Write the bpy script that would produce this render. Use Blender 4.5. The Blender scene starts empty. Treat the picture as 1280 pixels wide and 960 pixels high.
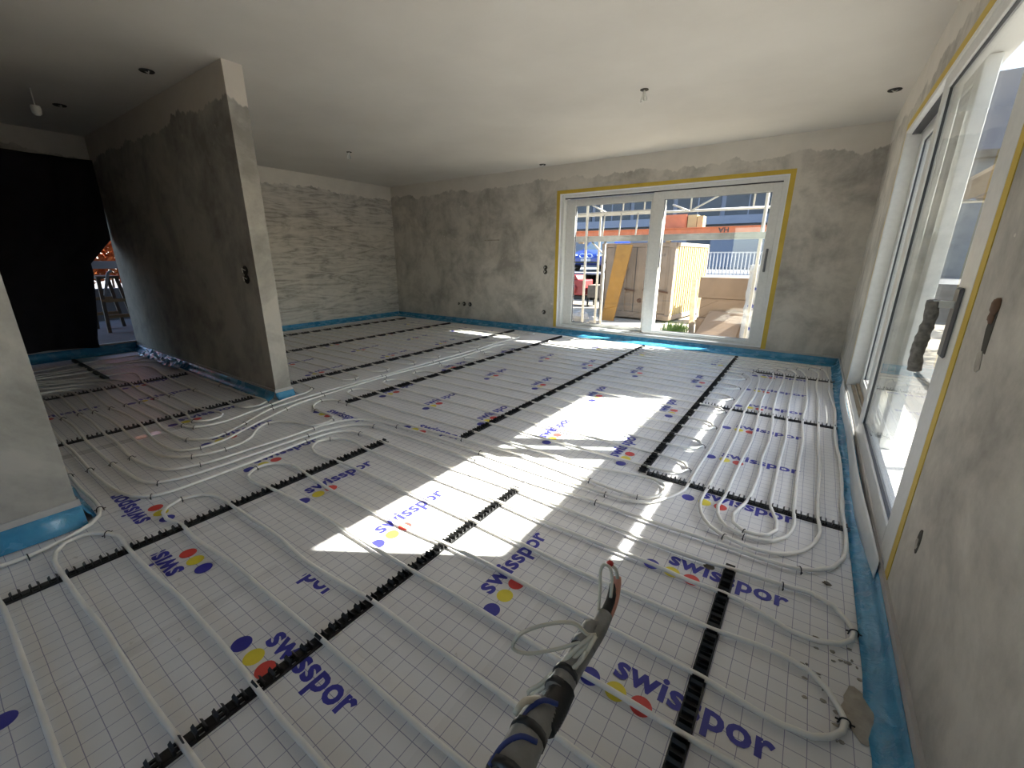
import bpy, bmesh, math, random
from mathutils import Vector, Matrix
random.seed(7)
sc = bpy.context.scene
C = sc.collection

# ------------------------------------------------------------------ camera
F_PX, PITCH, YAW, ROLL, CAM_H = 528.1, 0.2919, -0.6086, 0.0034, 1.22
fwd = Vector((math.sin(YAW)*math.cos(PITCH), math.cos(YAW)*math.cos(PITCH), -math.sin(PITCH)))
rgt = Vector((math.cos(YAW), -math.sin(YAW), 0))
up = rgt.cross(fwd)
rgt, up = math.cos(ROLL)*rgt+math.sin(ROLL)*up, -math.sin(ROLL)*rgt+math.cos(ROLL)*up
cam = bpy.data.objects.new('camera', bpy.data.cameras.new('camera'))
C.objects.link(cam)
cam.data.sensor_width = 36
cam.data.lens = 36*F_PX/1280
cam.data.clip_start = 0.05
cam.matrix_world = Matrix(((rgt.x, up.x, -fwd.x, 0), (rgt.y, up.y, -fwd.y, 0), (rgt.z, up.z, -fwd.z, CAM_H), (0, 0, 0, 1)))
sc.camera = cam

# ------------------------------------------------------------------ sky, sun, exposure
SUN_DIR = Vector((-1.0, -0.63, -0.99)).normalized()
wd = bpy.data.worlds.new('sky'); sc.world = wd; wd.use_nodes = True
nt = wd.node_tree; nt.nodes.clear()
sky = nt.nodes.new('ShaderNodeTexSky'); sky.sky_type = 'NISHITA'; sky.sun_disc = False
sky.sun_elevation = math.asin(-SUN_DIR.z); sky.sun_rotation = math.atan2(-SUN_DIR.x, -SUN_DIR.y)
bg = nt.nodes.new('ShaderNodeBackground'); bg.inputs['Strength'].default_value = 0.27
wo = nt.nodes.new('ShaderNodeOutputWorld')
nt.links.new(sky.outputs[0], bg.inputs[0]); nt.links.new(bg.outputs[0], wo.inputs[0])
sl = bpy.data.lights.new('sun', 'SUN'); sl.energy = 16.0; sl.angle = 0.011; sl.color = (1.0, 0.95, 0.87)
so = bpy.data.objects.new('sun', sl); C.objects.link(so)
so.rotation_euler = SUN_DIR.to_track_quat('-Z', 'Y').to_euler(); so.location = (8, 8, 12)
sc.view_settings.view_transform = 'Standard'; sc.view_settings.look = 'None'
sc.view_settings.gamma = 1.0; sc.view_settings.use_curve_mapping = False
sc.view_settings.exposure = 1.55
sc.cycles.use_denoising = True
sc.cycles.max_bounces = 10; sc.cycles.diffuse_bounces = 6; sc.cycles.transparent_max_bounces = 16
sc.cycles.sample_clamp_indirect = 6.0

# ------------------------------------------------------------------ room numbers (metres, floor foil at z = 0)
XL, XR, YB, HC = -7.43, 0.397, 6.29, 2.576
PX, PY1, PY2 = -3.75, 1.726, 1.866          # free-standing end of the partition
ZO = -0.35                                   # ground outside

# ------------------------------------------------------------------ helpers
def tag(o, label=None, cat=None, group=None, kind=None):
    if label: o['label'] = label
    if cat: o['category'] = cat
    if group: o['group'] = group
    if kind: o['kind'] = kind
    return o
def empty(name, loc=(0, 0, 0), rz=0.0):
    o = bpy.data.objects.new(name, None); C.objects.link(o); o.location = loc; o.rotation_euler = (0, 0, rz)
    o.empty_display_size = 0.1
    return o
class MB:
    def __init__(s): s.v = []; s.f = []; s.m = []; s.mi = 0
    def add(s, vs, fs):
        b = len(s.v); s.v += [tuple(q) for q in vs]
        for q in fs: s.f.append([b+i for i in q]); s.m.append(s.mi)
        return s
    def box(s, x0, x1, y0, y1, z0, z1):
        return s.add([(x0,y0,z0),(x1,y0,z0),(x1,y1,z0),(x0,y1,z0),(x0,y0,z1),(x1,y0,z1),(x1,y1,z1),(x0,y1,z1)],
                     [(0,3,2,1),(4,5,6,7),(0,1,5,4),(1,2,6,5),(2,3,7,6),(3,0,4,7)])
    def prism(s, poly, ext):
        n = len(poly); e = Vector(ext); P = [Vector(q) for q in poly]
        return s.add(P+[q+e for q in P], [list(range(n))[::-1], list(range(n, 2*n))]+[(i, (i+1) % n, n+(i+1) % n, n+i) for i in range(n)])
    def bar(s, a, b, w, h, upv=(0, 0, 1)):
        a = Vector(a); b = Vector(b); d = (b-a).normalized(); u = Vector(upv)
        if abs(d.dot(u)) > 0.95: u = Vector((0, 1, 0))
        r = d.cross(u).normalized(); u = r.cross(d)
        return s.prism([a+r*w/2+u*h/2, a-r*w/2+u*h/2, a-r*w/2-u*h/2, a+r*w/2-u*h/2], b-a)
    def tube(s, pts, r, seg=8, closed=False):
        P = [Vector(q) for q in pts]; n = len(P)
        R = r if isinstance(r, (list, tuple)) else [r]*n
        t0 = (P[1]-P[0]).normalized(); nrm = t0.orthogonal().normalized() if abs(t0.z) > 0.9 else t0.cross(Vector((0, 0, 1))).normalized()
        vs = []
        for i in range(n):
            t = (P[min(i+1, n-1)]-P[max(i-1, 0)])
            if t.length < 1e-9: t = t0
            t = t.normalized()
            nrm = nrm-t*nrm.dot(t)
            if nrm.length < 1e-6: nrm = t.orthogonal()
            nrm.normalize(); bn = t.cross(nrm)
            for k in range(seg):
                a = 2*math.pi*k/seg
                vs.append(P[i]+(nrm*math.cos(a)+bn*math.sin(a))*R[i])
        fs = [(i*seg+k, i*seg+(k+1) % seg, (i+1)*seg+(k+1) % seg, (i+1)*seg+k) for i in range(n-1) for k in range(seg)]
        fs += [tuple(range(seg))[::-1], tuple(range((n-1)*seg, n*seg))]
        return s.add(vs, fs)
    def disc(s, c, r, n=20, z=None):
        return s.add([(c[0]+r*math.cos(2*math.pi*i/n), c[1]+r*math.sin(2*math.pi*i/n), c[2]) for i in range(n)], [tuple(range(n))])
    def blob(s, c, r, seg=8, ring=5, jit=0.0, rnd=random):
        vs = [(c[0], c[1], c[2]+r[2])]
        for i in range(1, ring):
            a = math.pi*i/ring
            for k in range(seg):
                b = 2*math.pi*k/seg; j = 1+rnd.uniform(-jit, jit)
                vs.append((c[0]+r[0]*math.sin(a)*math.cos(b)*j, c[1]+r[1]*math.sin(a)*math.sin(b)*j, c[2]+r[2]*math.cos(a)*j))
        vs.append((c[0], c[1], c[2]-r[2])); L = len(vs)-1
        fs = [(0, 1+k, 1+(k+1) % seg) for k in range(seg)]
        fs += [(1+(i*seg)+k, 1+((i+1)*seg)+k, 1+((i+1)*seg)+(k+1) % seg, 1+i*seg+(k+1) % seg) for i in range(ring-2) for k in range(seg)]
        b = 1+(ring-2)*seg
        fs += [(L, b+(k+1) % seg, b+k) for k in range(seg)]
        return s.add(vs, fs)
    def grid(s, nu, nv, fn, keep=None):
        vs = [fn(i/(nu-1), j/(nv-1)) for j in range(nv) for i in range(nu)]
        fs = [(j*nu+i, j*nu+i+1, (j+1)*nu+i+1, (j+1)*nu+i) for j in range(nv-1) for i in range(nu-1) if keep is None or keep(i/(nu-1), j/(nv-1))]
        return s.add(vs, fs)
    def data(s, name, mats, smooth=False):
        me = bpy.data.meshes.new(name); me.from_pydata(s.v, [], s.f)
        for m in (mats if isinstance(mats, (list, tuple)) else [mats]): me.materials.append(m)
        me.polygons.foreach_set('material_index', s.m)
        if smooth: me.polygons.foreach_set('use_smooth', [True]*len(s.f))
        me.validate(); me.update()
        return me
    def build(s, name, mats, parent=None, smooth=False, loc=None):
        o = bpy.data.objects.new(name, s.data(name, mats, smooth)); C.objects.link(o); o.parent = parent
        if loc: o.location = loc
        return o
def solid(o, t, off=-1):
    m = o.modifiers.new('thickness', 'SOLIDIFY'); m.thickness = t; m.offset = off; return o
def bevel(o, w=0.004, seg=1):
    m = o.modifiers.new('bevel', 'BEVEL'); m.width = w; m.segments = seg; m.limit_method = 'ANGLE'; return o
def inst(me, name, parent=None, loc=(0, 0, 0), rz=0.0):
    o = bpy.data.objects.new(name, me); C.objects.link(o); o.parent = parent; o.location = loc; o.rotation_euler = (0, 0, rz); return o
def spline(pts, step=0.05, closed=False):
    # centripetal Catmull-Rom through the points
    P = [Vector(p) for p in pts]
    Q = []
    for p in P:
        if not Q or (p-Q[-1]).length > 1e-4: Q.append(p)
    P = Q; n = len(P); out = []
    for i in range(n-1):
        p1, p2 = P[i], P[i+1]
        p0 = P[i-1] if i else p1*2-p2
        p3 = P[i+2] if i+2 < n else p2*2-p1
        t0 = 0; t1 = t0+max((p1-p0).length, 1e-4)**.5; t2 = t1+max((p2-p1).length, 1e-4)**.5; t3 = t2+max((p3-p2).length, 1e-4)**.5
        k = max(1, int((p2-p1).length/step))
        if (p2-p1).length > 1.2: k = max(3, k//4)
        for j in range(k):
            t = t1+(t2-t1)*j/k
            a1 = p0*((t1-t)/(t1-t0))+p1*((t-t0)/(t1-t0)); a2 = p1*((t2-t)/(t2-t1))+p2*((t-t1)/(t2-t1)); a3 = p2*((t3-t)/(t3-t2))+p3*((t-t2)/(t3-t2))
            b1 = a1*((t2-t)/(t2-t0))+a2*((t-t0)/(t2-t0)); b2 = a2*((t3-t)/(t3-t1))+a3*((t-t1)/(t3-t1))
            out.append(b1*((t2-t)/(t2-t1))+b2*((t-t1)/(t2-t1)))
    out.append(P[-1])
    return out

# ------------------------------------------------------------------ materials
class NT:
    def __init__(s, name):
        s.m = bpy.data.materials.new(name); s.m.use_nodes = True; s.t = s.m.node_tree; s.t.nodes.clear()
        s.out = s.n('ShaderNodeOutputMaterial'); s.pos = s.n('ShaderNodeNewGeometry').outputs['Position']
    def n(s, k, **kw):
        o = s.t.nodes.new(k)
        for a, b in kw.items(): setattr(o, a, b)
        return o
    def put(s, sock, v):
        if isinstance(v, bpy.types.NodeSocket): s.t.links.new(v, sock)
        else: sock.default_value = v
    def math(s, op, a, b=0.0, c=None):
        o = s.n('ShaderNodeMath', operation=op); s.put(o.inputs[0], a); s.put(o.inputs[1], b)
        if c is not None: s.put(o.inputs[2], c)
        return o.outputs[0]
    def noise(s, scale, detail=4, rough=.55, vec=None, dist=0.0):
        o = s.n('ShaderNodeTexNoise'); s.put(o.inputs['Vector'], vec if vec is not None else s.pos)
        o.inputs['Scale'].default_value = scale; o.inputs['Detail'].default_value = detail; o.inputs['Roughness'].default_value = rough; o.inputs['Distortion'].default_value = dist
        return o.outputs['Fac']
    def scaled(s, v):
        o = s.n('ShaderNodeVectorMath', operation='MULTIPLY'); s.put(o.inputs[0], s.pos); o.inputs[1].default_value = v; return o.outputs[0]
    def ramp(s, fac, stops):
        o = s.n('ShaderNodeValToRGB'); s.put(o.inputs[0], fac); e = o.color_ramp.elements
        while len(e) < len(stops): e.new(0.5)
        for q, (p, c) in zip(e, stops): q.position = p; q.color = (*c, 1) if len(c) == 3 else c
        return o.outputs[0]
    def sep(s):
        o = s.n('ShaderNodeSeparateXYZ'); s.put(o.inputs[0], s.pos); return o.outputs
    def mix(s, fac, a, b):
        o = s.n('ShaderNodeMix', data_type='RGBA'); s.put(o.inputs[0], fac)
        for i, q in ((6, a), (7, b)): s.put(o.inputs[i], (*q, 1) if isinstance(q, tuple) and len(q) == 3 else q)
        return o.outputs[2]
    def bsdf(s, col, rough=.6, metal=0.0, bump=None, bstr=.3, bdist=.01, spec=.5, coat=0.0, alpha=None, sss=None):
        o = s.n('ShaderNodeBsdfPrincipled')
        s.put(o.inputs['Base Color'], (*col, 1) if isinstance(col, tuple) and len(col) == 3 else col)
        s.put(o.inputs['Roughness'], rough); o.inputs['Metallic'].default_value = metal; o.inputs['Specular IOR Level'].default_value = spec
        o.inputs['Coat Weight'].default_value = coat
        if bump is not None:
            b = s.n('ShaderNodeBump'); b.inputs['Strength'].default_value = bstr; b.inputs['Distance'].default_value = bdist
            s.put(b.inputs['Height'], bump); s.t.links.new(b.outputs[0], o.inputs['Normal'])
        s.t.links.new(o.outputs[0], s.out.inputs[0]); return o
def simple(name, col, rough=.6, metal=0.0, var=.12, scale=9.0, bstr=.15, bscale=40.0, coat=0.0, spec=.5):
    k = NT(name); c = Vector(col)
    col2 = k.ramp(k.noise(scale, 5), [(.3, tuple(c*(1-var))), (.7, tuple(min(1, q) for q in c*(1+var)))])
    k.bsdf(col2, rough, metal, k.noise(bscale, 3), bstr, .003, spec, coat); return k.m
def plaster(name, base, dark, light, band=(.40, .365, .32), band_z=2.36, ridges=False):
    k = NT(name); x, y, z = k.sep()
    n1 = k.noise(2.0, 6, .64, dist=.5); n2 = k.noise(7.0, 6, .65); n3 = k.noise(k and 38.0, 4, .6)
    st = k.noise(1.0, 4, .6, vec=k.scaled((3.5, 3.5, .35)))
    f = k.math('ADD', k.math('MULTIPLY', n1, .62), k.math('MULTIPLY', n2, .22)); f = k.math('ADD', f, k.math('MULTIPLY', st, .16))
    hgt = k.math('ADD', k.math('MULTIPLY', n2, .6), k.math('MULTIPLY', n3, .4)); bs = .5
    if ridges:
        r = k.noise(1.0, 5, .6, vec=k.scaled((1.5, 1.5, 9.0)), dist=2.2)
        f = k.math('ADD', k.math('MULTIPLY', f, .45), k.math('MULTIPLY', r, .55)); hgt = r; bs = .9
    col = k.ramp(f, [(.39, dark), (.49, base), (.57, light)])
    fl = k.noise(16.0, 2, .5); col = k.mix(k.math('GREATER_THAN', fl, .765), col, tuple(Vector(light)*1.08))
    edge = k.math('ADD', k.math('MULTIPLY', k.noise(1.6, 5, .7, vec=k.scaled((1, 1, .3))), .42), band_z-.21)
    msk = k.n('ShaderNodeMapRange'); k.put(msk.inputs[0], k.math('SUBTRACT', z, edge)); msk.inputs[1].default_value = -.006; msk.inputs[2].default_value = .006
    bc = k.mix(k.noise(5.0, 4), tuple(Vector(band)*.88), tuple(Vector(band)*1.08))
    col = k.mix(msk.outputs[0], col, bc)
    k.bsdf(col, .85, 0, hgt, bs, .012 if ridges else .006, .3); return k.m

M = {}
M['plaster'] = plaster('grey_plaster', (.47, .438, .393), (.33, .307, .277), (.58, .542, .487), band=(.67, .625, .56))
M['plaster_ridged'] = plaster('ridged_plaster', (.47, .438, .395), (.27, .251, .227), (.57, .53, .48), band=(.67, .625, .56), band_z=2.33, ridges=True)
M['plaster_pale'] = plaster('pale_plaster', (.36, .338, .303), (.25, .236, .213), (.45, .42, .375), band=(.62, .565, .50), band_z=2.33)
k = NT('ceiling_plaster')
k.bsdf(k.ramp(k.noise(.9, 6, .6), [(.3, (.55, .515, .465)), (.7, (.63, .595, .54))]), .8, 0, k.noise(3.0, 6, .65), .25, .01, .3); M['ceiling'] = k.m
# silvery insulation foil, 5 cm printed grid
def foil(name, tape=False):
  k = NT(name); x, y, z = k.sep()
  wob = k.math('MULTIPLY', k.math('SUBTRACT', k.noise(2.2, 3), .5), .012)
  def line(c, off, w):
      q = k.math('FRACT', k.math('ADD', k.math('DIVIDE', k.math('ADD', c, wob), .05), off))
      return k.math('LESS_THAN', k.math('ABSOLUTE', k.math('SUBTRACT', q, .5)), w)
  ln = k.math('MAXIMUM', line(x, .8, .020), line(y, .47, .020))
  base = k.ramp(k.noise(3.0, 6, .6), [(.3, (.645, .635, .63)), (.7, (.735, .725, .72))])
  dirt = k.math('MULTIPLY', k.math('GREATER_THAN', k.noise(9.0, 7, .75), .665), .35)
  base = k.mix(dirt, base, (.27, .245, .21))
  col = k.mix(k.math('MULTIPLY', ln, .72), base, (.12, .12, .24))
  k.bsdf(col, (.16 if tape else k.ramp(k.noise(6, 4), [(.3, (.34,)*3), (.7, (.52,)*3)])), 0.0, k.noise(14.0, 5, .6, dist=.6), .22, .006, .5); return k.m
M['foil'] = foil('grid_foil'); M['tape_clear'] = foil('taped_grid_foil', True)
M['print_blue'] = simple('print_blue', (.035, .035, .30), .45, var=.1)
M['print_yellow'] = simple('print_yellow', (.72, .60, .05), .45, var=.1)
M['print_red'] = simple('print_red', (.62, .06, .05), .45, var=.1)
M['pipe'] = simple('white_pipe', (.77, .745, .69), .38, var=.05, scale=14, bstr=.05)
M['rail'] = simple('black_plastic', (.012, .012, .013), .45, var=.2, bstr=.1)
M['foam'] = simple('grey_foam', (.46, .44, .42), .8, var=.08, scale=12, bstr=.3)
k = NT('blue_film')
k.bsdf(k.ramp(k.noise(7.0, 5, .6), [(.3, (.03, .19, .36)), (.72, (.07, .31, .50))]), k.ramp(k.noise(9, 4), [(.35, (.12,)*3), (.7, (.42,)*3)]), 0, k.noise(16.0, 5, .65, dist=.8), .55, .01, .6); M['film'] = k.m
M['white_film'] = simple('white_film', (.78, .78, .78), .3, var=.05, bstr=.3, bscale=12)
M['frame'] = simple('pale_grey_frame', (.66, .655, .635), .35, var=.05, scale=30, bstr=.08, bscale=120)
M['frame_dark'] = simple('dark_gasket', (.03, .03, .035), .5)
M['tape_yellow'] = simple('yellow_masking_tape', (.55, .38, .045), .6, var=.08)
M['brown_track'] = simple('dusty_track', (.30, .24, .17), .7, var=.2)
M['curtain'] = simple('black_cloth', (.010, .009, .015), .9, var=.25, scale=5, bstr=.2, bscale=200)
M['socket'] = simple('dark_socket', (.03, .027, .023), .7)
M['mortar'] = simple('pale_mortar', (.34, .31, .265), .9, var=.2, scale=30, bstr=.6)
M['cable'] = simple('offwhite_cable', (.62, .585, .50), .45, var=.05)
M['duct_tape'] = simple('grey_duct_tape', (.24, .24, .236), .42, var=.2, scale=25, bstr=.5, bscale=60)
M['conduit'] = simple('black_conduit', (.018, .018, .02), .4)
M['pink'] = simple('pink_tube', (.55, .27, .21), .5)
M['red_cap'] = simple('red_cap', (.6, .04, .03), .45)
M['blue_cable'] = simple('blue_wire', (.02, .04, .20), .45)
M['steel'] = simple('galvanised_steel', (.42, .43, .43), .4, .75, var=.15)
M['tube_white'] = simple('bright_scaffold_tube', (.40, .39, .37), .45, .3, var=.1)
M['container'] = simple('beige_steel', (.22, .165, .12), .6, 0, var=.12, scale=4)
M['container_side'] = simple('cream_steel', (.36, .28, .13), .6, 0, var=.15, scale=4)
M['rust'] = simple('rust', (.10, .05, .03), .9, var=.3)
M['plank'] = simple('ochre_board', (.30, .145, .02), .6, var=.15, scale=6)
M['orange'] = simple('orange_paint', (.44, .135, .06), .5, var=.15)
M['wood'] = simple('raw_wood', (.27, .19, .10), .75, var=.2, scale=8)
M['wood_grey'] = simple('weathered_wood', (.13, .105, .08), .85, var=.25, scale=10)
M['card'] = simple('beige_board', (.25, .175, .12), .85, var=.07, scale=5)
M['white_paint'] = simple('white_paint', (.72, .73, .75), .5, var=.05)
M['white_out'] = simple('chalky_white_paint', (.36, .37, .39), .6, var=.05)
M['white_out_film'] = simple('white_wrapping', (.38, .38, .39), .4, var=.1)
M['brown_stub'] = simple('brown_conduit_stub', (.16, .085, .05), .7, var=.25)
M['lilac_wall'] = simple('pale_render', (.17, .18, .225), .9, var=.06, scale=.6)
M['grey_wall'] = simple('grey_render', (.20, .205, .21), .9, var=.08, scale=1.5)
M['win_dark'] = simple('dark_panes', (.022, .028, .042), .45, var=.4, scale=.9)
M['gravel'] = simple('pale_gravel', (.30, .26, .20), .95, var=.25, scale=30, bstr=.8, bscale=60)
M['asphalt'] = simple('asphalt', (.12, .12, .125), .9, var=.15, scale=14)
M['paving'] = simple('concrete_paving', (.085, .082, .078), .9, var=.12, scale=6)
M['grass'] = simple('grass_blade', (.10, .19, .03), .7, var=.25)
M['leaf_orange'] = simple('autumn_leaf', (.45, .11, .02), .7, var=.45, scale=6)
M['leaf_yellow'] = simple('yellow_green_leaf', (.22, .20, .03), .7, var=.4, scale=4)
M['car_blue'] = simple('blue_car_paint', (.012, .032, .20), .2, .2, var=.05, coat=.6)
M['car_glass'] = simple('car_glass', (.05, .07, .09), .08, var=.1)
M['chrome'] = simple('chrome', (.75, .76, .78), .15, .9, var=.03)
M['tyre'] = simple('tyre', (.02, .02, .02), .8)
M['machine_red'] = simple('red_machine_paint', (.25, .022, .022), .5, var=.15)
M['sack'] = simple('grey_sack', (.26, .25, .24), .7, var=.15)
M['handle_foam'] = simple('rough_grey_sleeve', (.20, .185, .17), .9, var=.4, scale=60, bstr=.9, bscale=90)
M['handle'] = simple('grey_handle_plate', (.14, .14, .15), .4, .3)
M['wire_white'] = simple('white_wire', (.7, .69, .64), .5)
M['dark_recess'] = simple('dark_recess', (.05, .045, .035), .9)
# clear glass: straight-through with a mirror share that grows at grazing angles (Schlick)
k = NT('window_glass'); g = k.n('ShaderNodeNewGeometry')
d = k.n('ShaderNodeVectorMath', operation='DOT_PRODUCT'); k.t.links.new(g.outputs['Normal'], d.inputs[0]); k.t.links.new(g.outputs['Incoming'], d.inputs[1])
s5 = k.math('POWER', k.math('SUBTRACT', 1.0, k.math('ABSOLUTE', d.outputs['Value'])), 5.0)
fr = k.math('ADD', k.math('MULTIPLY', s5, .96), .04)
tr = k.n('ShaderNodeBsdfTransparent'); tr.inputs[0].default_value = (.96, .98, .97, 1)
gl = k.n('ShaderNodeBsdfGlossy'); gl.inputs['Roughness'].default_value = .01; gl.inputs[0].default_value = (1, 1, 1, 1)
mx = k.n('ShaderNodeMixShader'); k.put(mx.inputs[0], fr); k.t.links.new(tr.outputs[0], mx.inputs[1]); k.t.links.new(gl.outputs[0], mx.inputs[2]); k.t.links.new(mx.outputs[0], k.out.inputs[0])
M['glass'] = k.m

# ================================================================== structure
def struct(name, mb, m, label, cat):
    return tag(mb.build(name, m), label, cat, kind='structure')
# walls ------------------------------------------------------------
WX0, WX1, WZ0, WZ1 = -3.48, -0.44, 0.10, 2.16          # opening of the back window
b = MB(); b.box(XL-.25, WX0, YB, YB+.33, -.4, HC+.3); b.box(WX1, XR+.35, YB, YB+.33, -.4, HC+.3); b.box(WX0, WX1, YB, YB+.33, WZ1, HC+.3); b.box(WX0, WX1, YB, YB+.33, -.4, WZ0)
struct('wall_back', b, M['plaster'], 'grey plastered back wall around the wide sliding window', 'wall')
DY0, DY1, DZ0, DZ1 = 1.87, 4.86, 0.10, 2.18            # opening of the glass door on the right
b = MB(); b.box(XR, XR+.35, -2.8, DY0, -.4, HC+.3); b.box(XR, XR+.35, DY1, YB, -.4, HC+.3); b.box(XR, XR+.20, DY0, DY1, DZ1, HC+.3); b.box(XR+.20, XR+.35, DY0, DY1, DZ1+.33, HC+.3); b.box(XR, XR+.35, DY0, DY1, -.4, DZ0)
struct('wall_right', b, M['plaster'], 'grey plastered right wall with the tall glass door', 'wall')
b = MB(); b.box(XL-.25, XL, PY2, YB, -.4, HC+.3)
struct('wall_left', b, M['plaster_ridged'], 'far left wall with rough horizontal plaster ridges', 'wall')
CY0, CY1, CZ0, CZ1 = -.2, 1.72, 0.09, 2.27             # opening behind the dark curtain
b = MB(); b.box(XL-.25, XL, -2.8, CY0, -.4, HC+.3); b.box(XL-.25, XL, CY0, PY2, CZ1, HC+.3); b.box(XL-.25, XL, CY0, PY2, -.4, CZ0)
struct('wall_hall', b, M['plaster'], 'dim hall wall with lintel above the black curtain', 'wall')
b = MB(); b.box(XL, PX+.0, PY1, PY2, -.1, HC)
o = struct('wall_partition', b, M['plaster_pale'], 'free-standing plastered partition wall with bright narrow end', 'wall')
b = MB(); b.box(-2.86, -2.68, -2.8, .26, -.1, HC); b.box(-5.2, -2.86, .08, .26, -.1, HC)
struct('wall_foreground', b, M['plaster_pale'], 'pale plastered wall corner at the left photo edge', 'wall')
RX0, RX1, RZ0, RZ1 = -2.4, -.4, .75, 2.2
b = MB(); b.box(XL-.25, RX0, -3.0, -2.8, -.4, HC+.3); b.box(RX1, XR+.35, -3.0, -2.8, -.4, HC+.3); b.box(RX0, RX1, -3.0, -2.8, -.4, RZ0); b.box(RX0, RX1, -3.0, -2.8, RZ1, HC+.3)
struct('wall_rear', b, M['plaster'], 'grey plastered wall behind the viewpoint', 'wall')
b = MB(); b.box(XL-.25, XR+.35, -3.0, YB+.33, HC, HC+.35)
struct('ceiling', b, M['ceiling'], 'smooth off-white plaster ceiling', 'ceiling')

# floor: slab, foil sheets, tape over the seams, printed logos -------
b = MB(); b.box(XL, XR, -2.8, YB, -.12, -.004)
floor = struct('floor', b, M['foil'], 'floor of grid-printed insulation foil under the heating pipes', 'floor')
xs = [XL, -6.7, -5.7, -4.7, -3.7, -2.66, -2.15, -1.6, -.6, XR]
for i in range(len(xs)-1):
    for (y0, y1) in ((-2.8, 1.9), (1.9, YB)):
        bb = MB(); e = .0008*((i*2+(y0 > 0)) % 3)
        bb.box(xs[i]+.0006, xs[i+1]-.0006, y0+.0006, y1-.0006, -.004, -.0018+e)
        bb.build('insulation_sheet', M['foil'], floor)
for (x0, x1, y0, y1) in ((-.64, -.57, -1.5, 1.95), (-1.635, -1.58, -1.0, .64), (-2.17, -2.12, .38, .95), (-3.74, -3.66, .3, 1.05), (-1.03, -.9, .58, .66), (-.63, -.57, 1.95, 2.25)):
    bb = MB(); bb.box(x0, x1, y0, y1, -.0004, .0003); bb.build('clear_tape', M['tape_clear'], floor)

# print: word and three dots
def text_mesh(txt, width, bold=0.0):
    cu = bpy.data.curves.new('t', 'FONT'); cu.body = txt; cu.size = 1.0; cu.resolution_u = 3; cu.offset = bold; cu.space_character = 1.04
    o = bpy.data.objects.new('t', cu); C.objects.link(o)
    dg = bpy.context.evaluated_depsgraph_get(); me = o.evaluated_get(dg).to_mesh()
    vs = [v.co.copy() for v in me.vertices]; fs = [list(p.vertices) for p in me.polygons]
    o.evaluated_get(dg).to_mesh_clear(); bpy.data.objects.remove(o); bpy.data.curves.remove(cu)
    x0 = min(v.x for v in vs); x1 = max(v.x for v in vs); s = width/(x1-x0)
    return [((v.x-x0)*s, v.y*s, 0) for v in vs], fs
WORD = text_mesh('swisspor', .425, .030)
def logo_mesh(name, cut=None, dots=True, word=True):
    m = MB()
    if word: m.add(WORD[0], WORD[1])
    if dots:
        for (u, mi) in ((-.055, 0), (.027, 1), (.102, 2)): m.mi = mi; m.disc((u, -.048, 0), .031, 24)
    me = m.data(name, [M['print_blue'], M['print_yellow'], M['print_red']])
    if cut:
        bm = bmesh.new(); bm.from_mesh(me)
        for co, no in cut: bmesh.ops.bisect_plane(bm, geom=bm.verts[:]+bm.edges[:]+bm.faces[:], plane_co=co, plane_no=no, clear_outer=True)
        bm.to_mesh(me); bm.free()
    return me
LOGO = logo_mesh('printed_logo')
H90 = math.pi/2
spots = []
for y0 in (1.02,):
    spots += [(x, y0, H90) for x in (-.807, -1.443, -2.04, -2.63, -3.235, -3.83)]
spots += [(x, 2.38, H90) for x in (-.845, -1.378, -1.955, -2.548, -3.105, -4.33, -4.93, -5.53)]
spots += [(x, 3.385, H90) for x in (-.832, -1.5, -2.1, -2.69, -3.3, -4.36, -4.96, -5.56)]
spots += [(x, 4.39, H90) for x in (-.818, -1.462, -2.055, -2.64, -3.25, -4.4, -5.0, -5.6)]
spots += [(x, 5.37, H90) for x in (-.80, -1.74, -2.35, -4.4, -5.0, -5.6, -6.2)]
spots += [(-.306, y, 0) for y in (1.585, 2.205, 2.795, 3.385, 3.98, 4.555, 5.16)]
spots += [(-.306, .985, 0), (-1.29, .43, 0), (-2.264, 2.005, 0), (-3.11, 1.80, 0), (-1.572, -.162, -H90), (-2.44, .452, math.pi), (-4.7, 1.0, H90), (-5.3, 1.1, H90), (-4.75, .35, H90)]
for (x, y, r) in spots: inst(LOGO, 'printed_logo', floor, (x, y, .0006), r)
inst(logo_mesh('printed_logo_cut', [((.215, 0, 0), (1, 0, 0))]), 'printed_logo', floor, (-1.905, .41, .0006), math.pi)
inst(logo_mesh('printed_logo_end', [((.24, 0, 0), (-1, 0, 0)), ((0, .028, 0), (0, 1, 0))], dots=False), 'printed_logo', floor, (-1.72, .66, .0006), 0)

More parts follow.
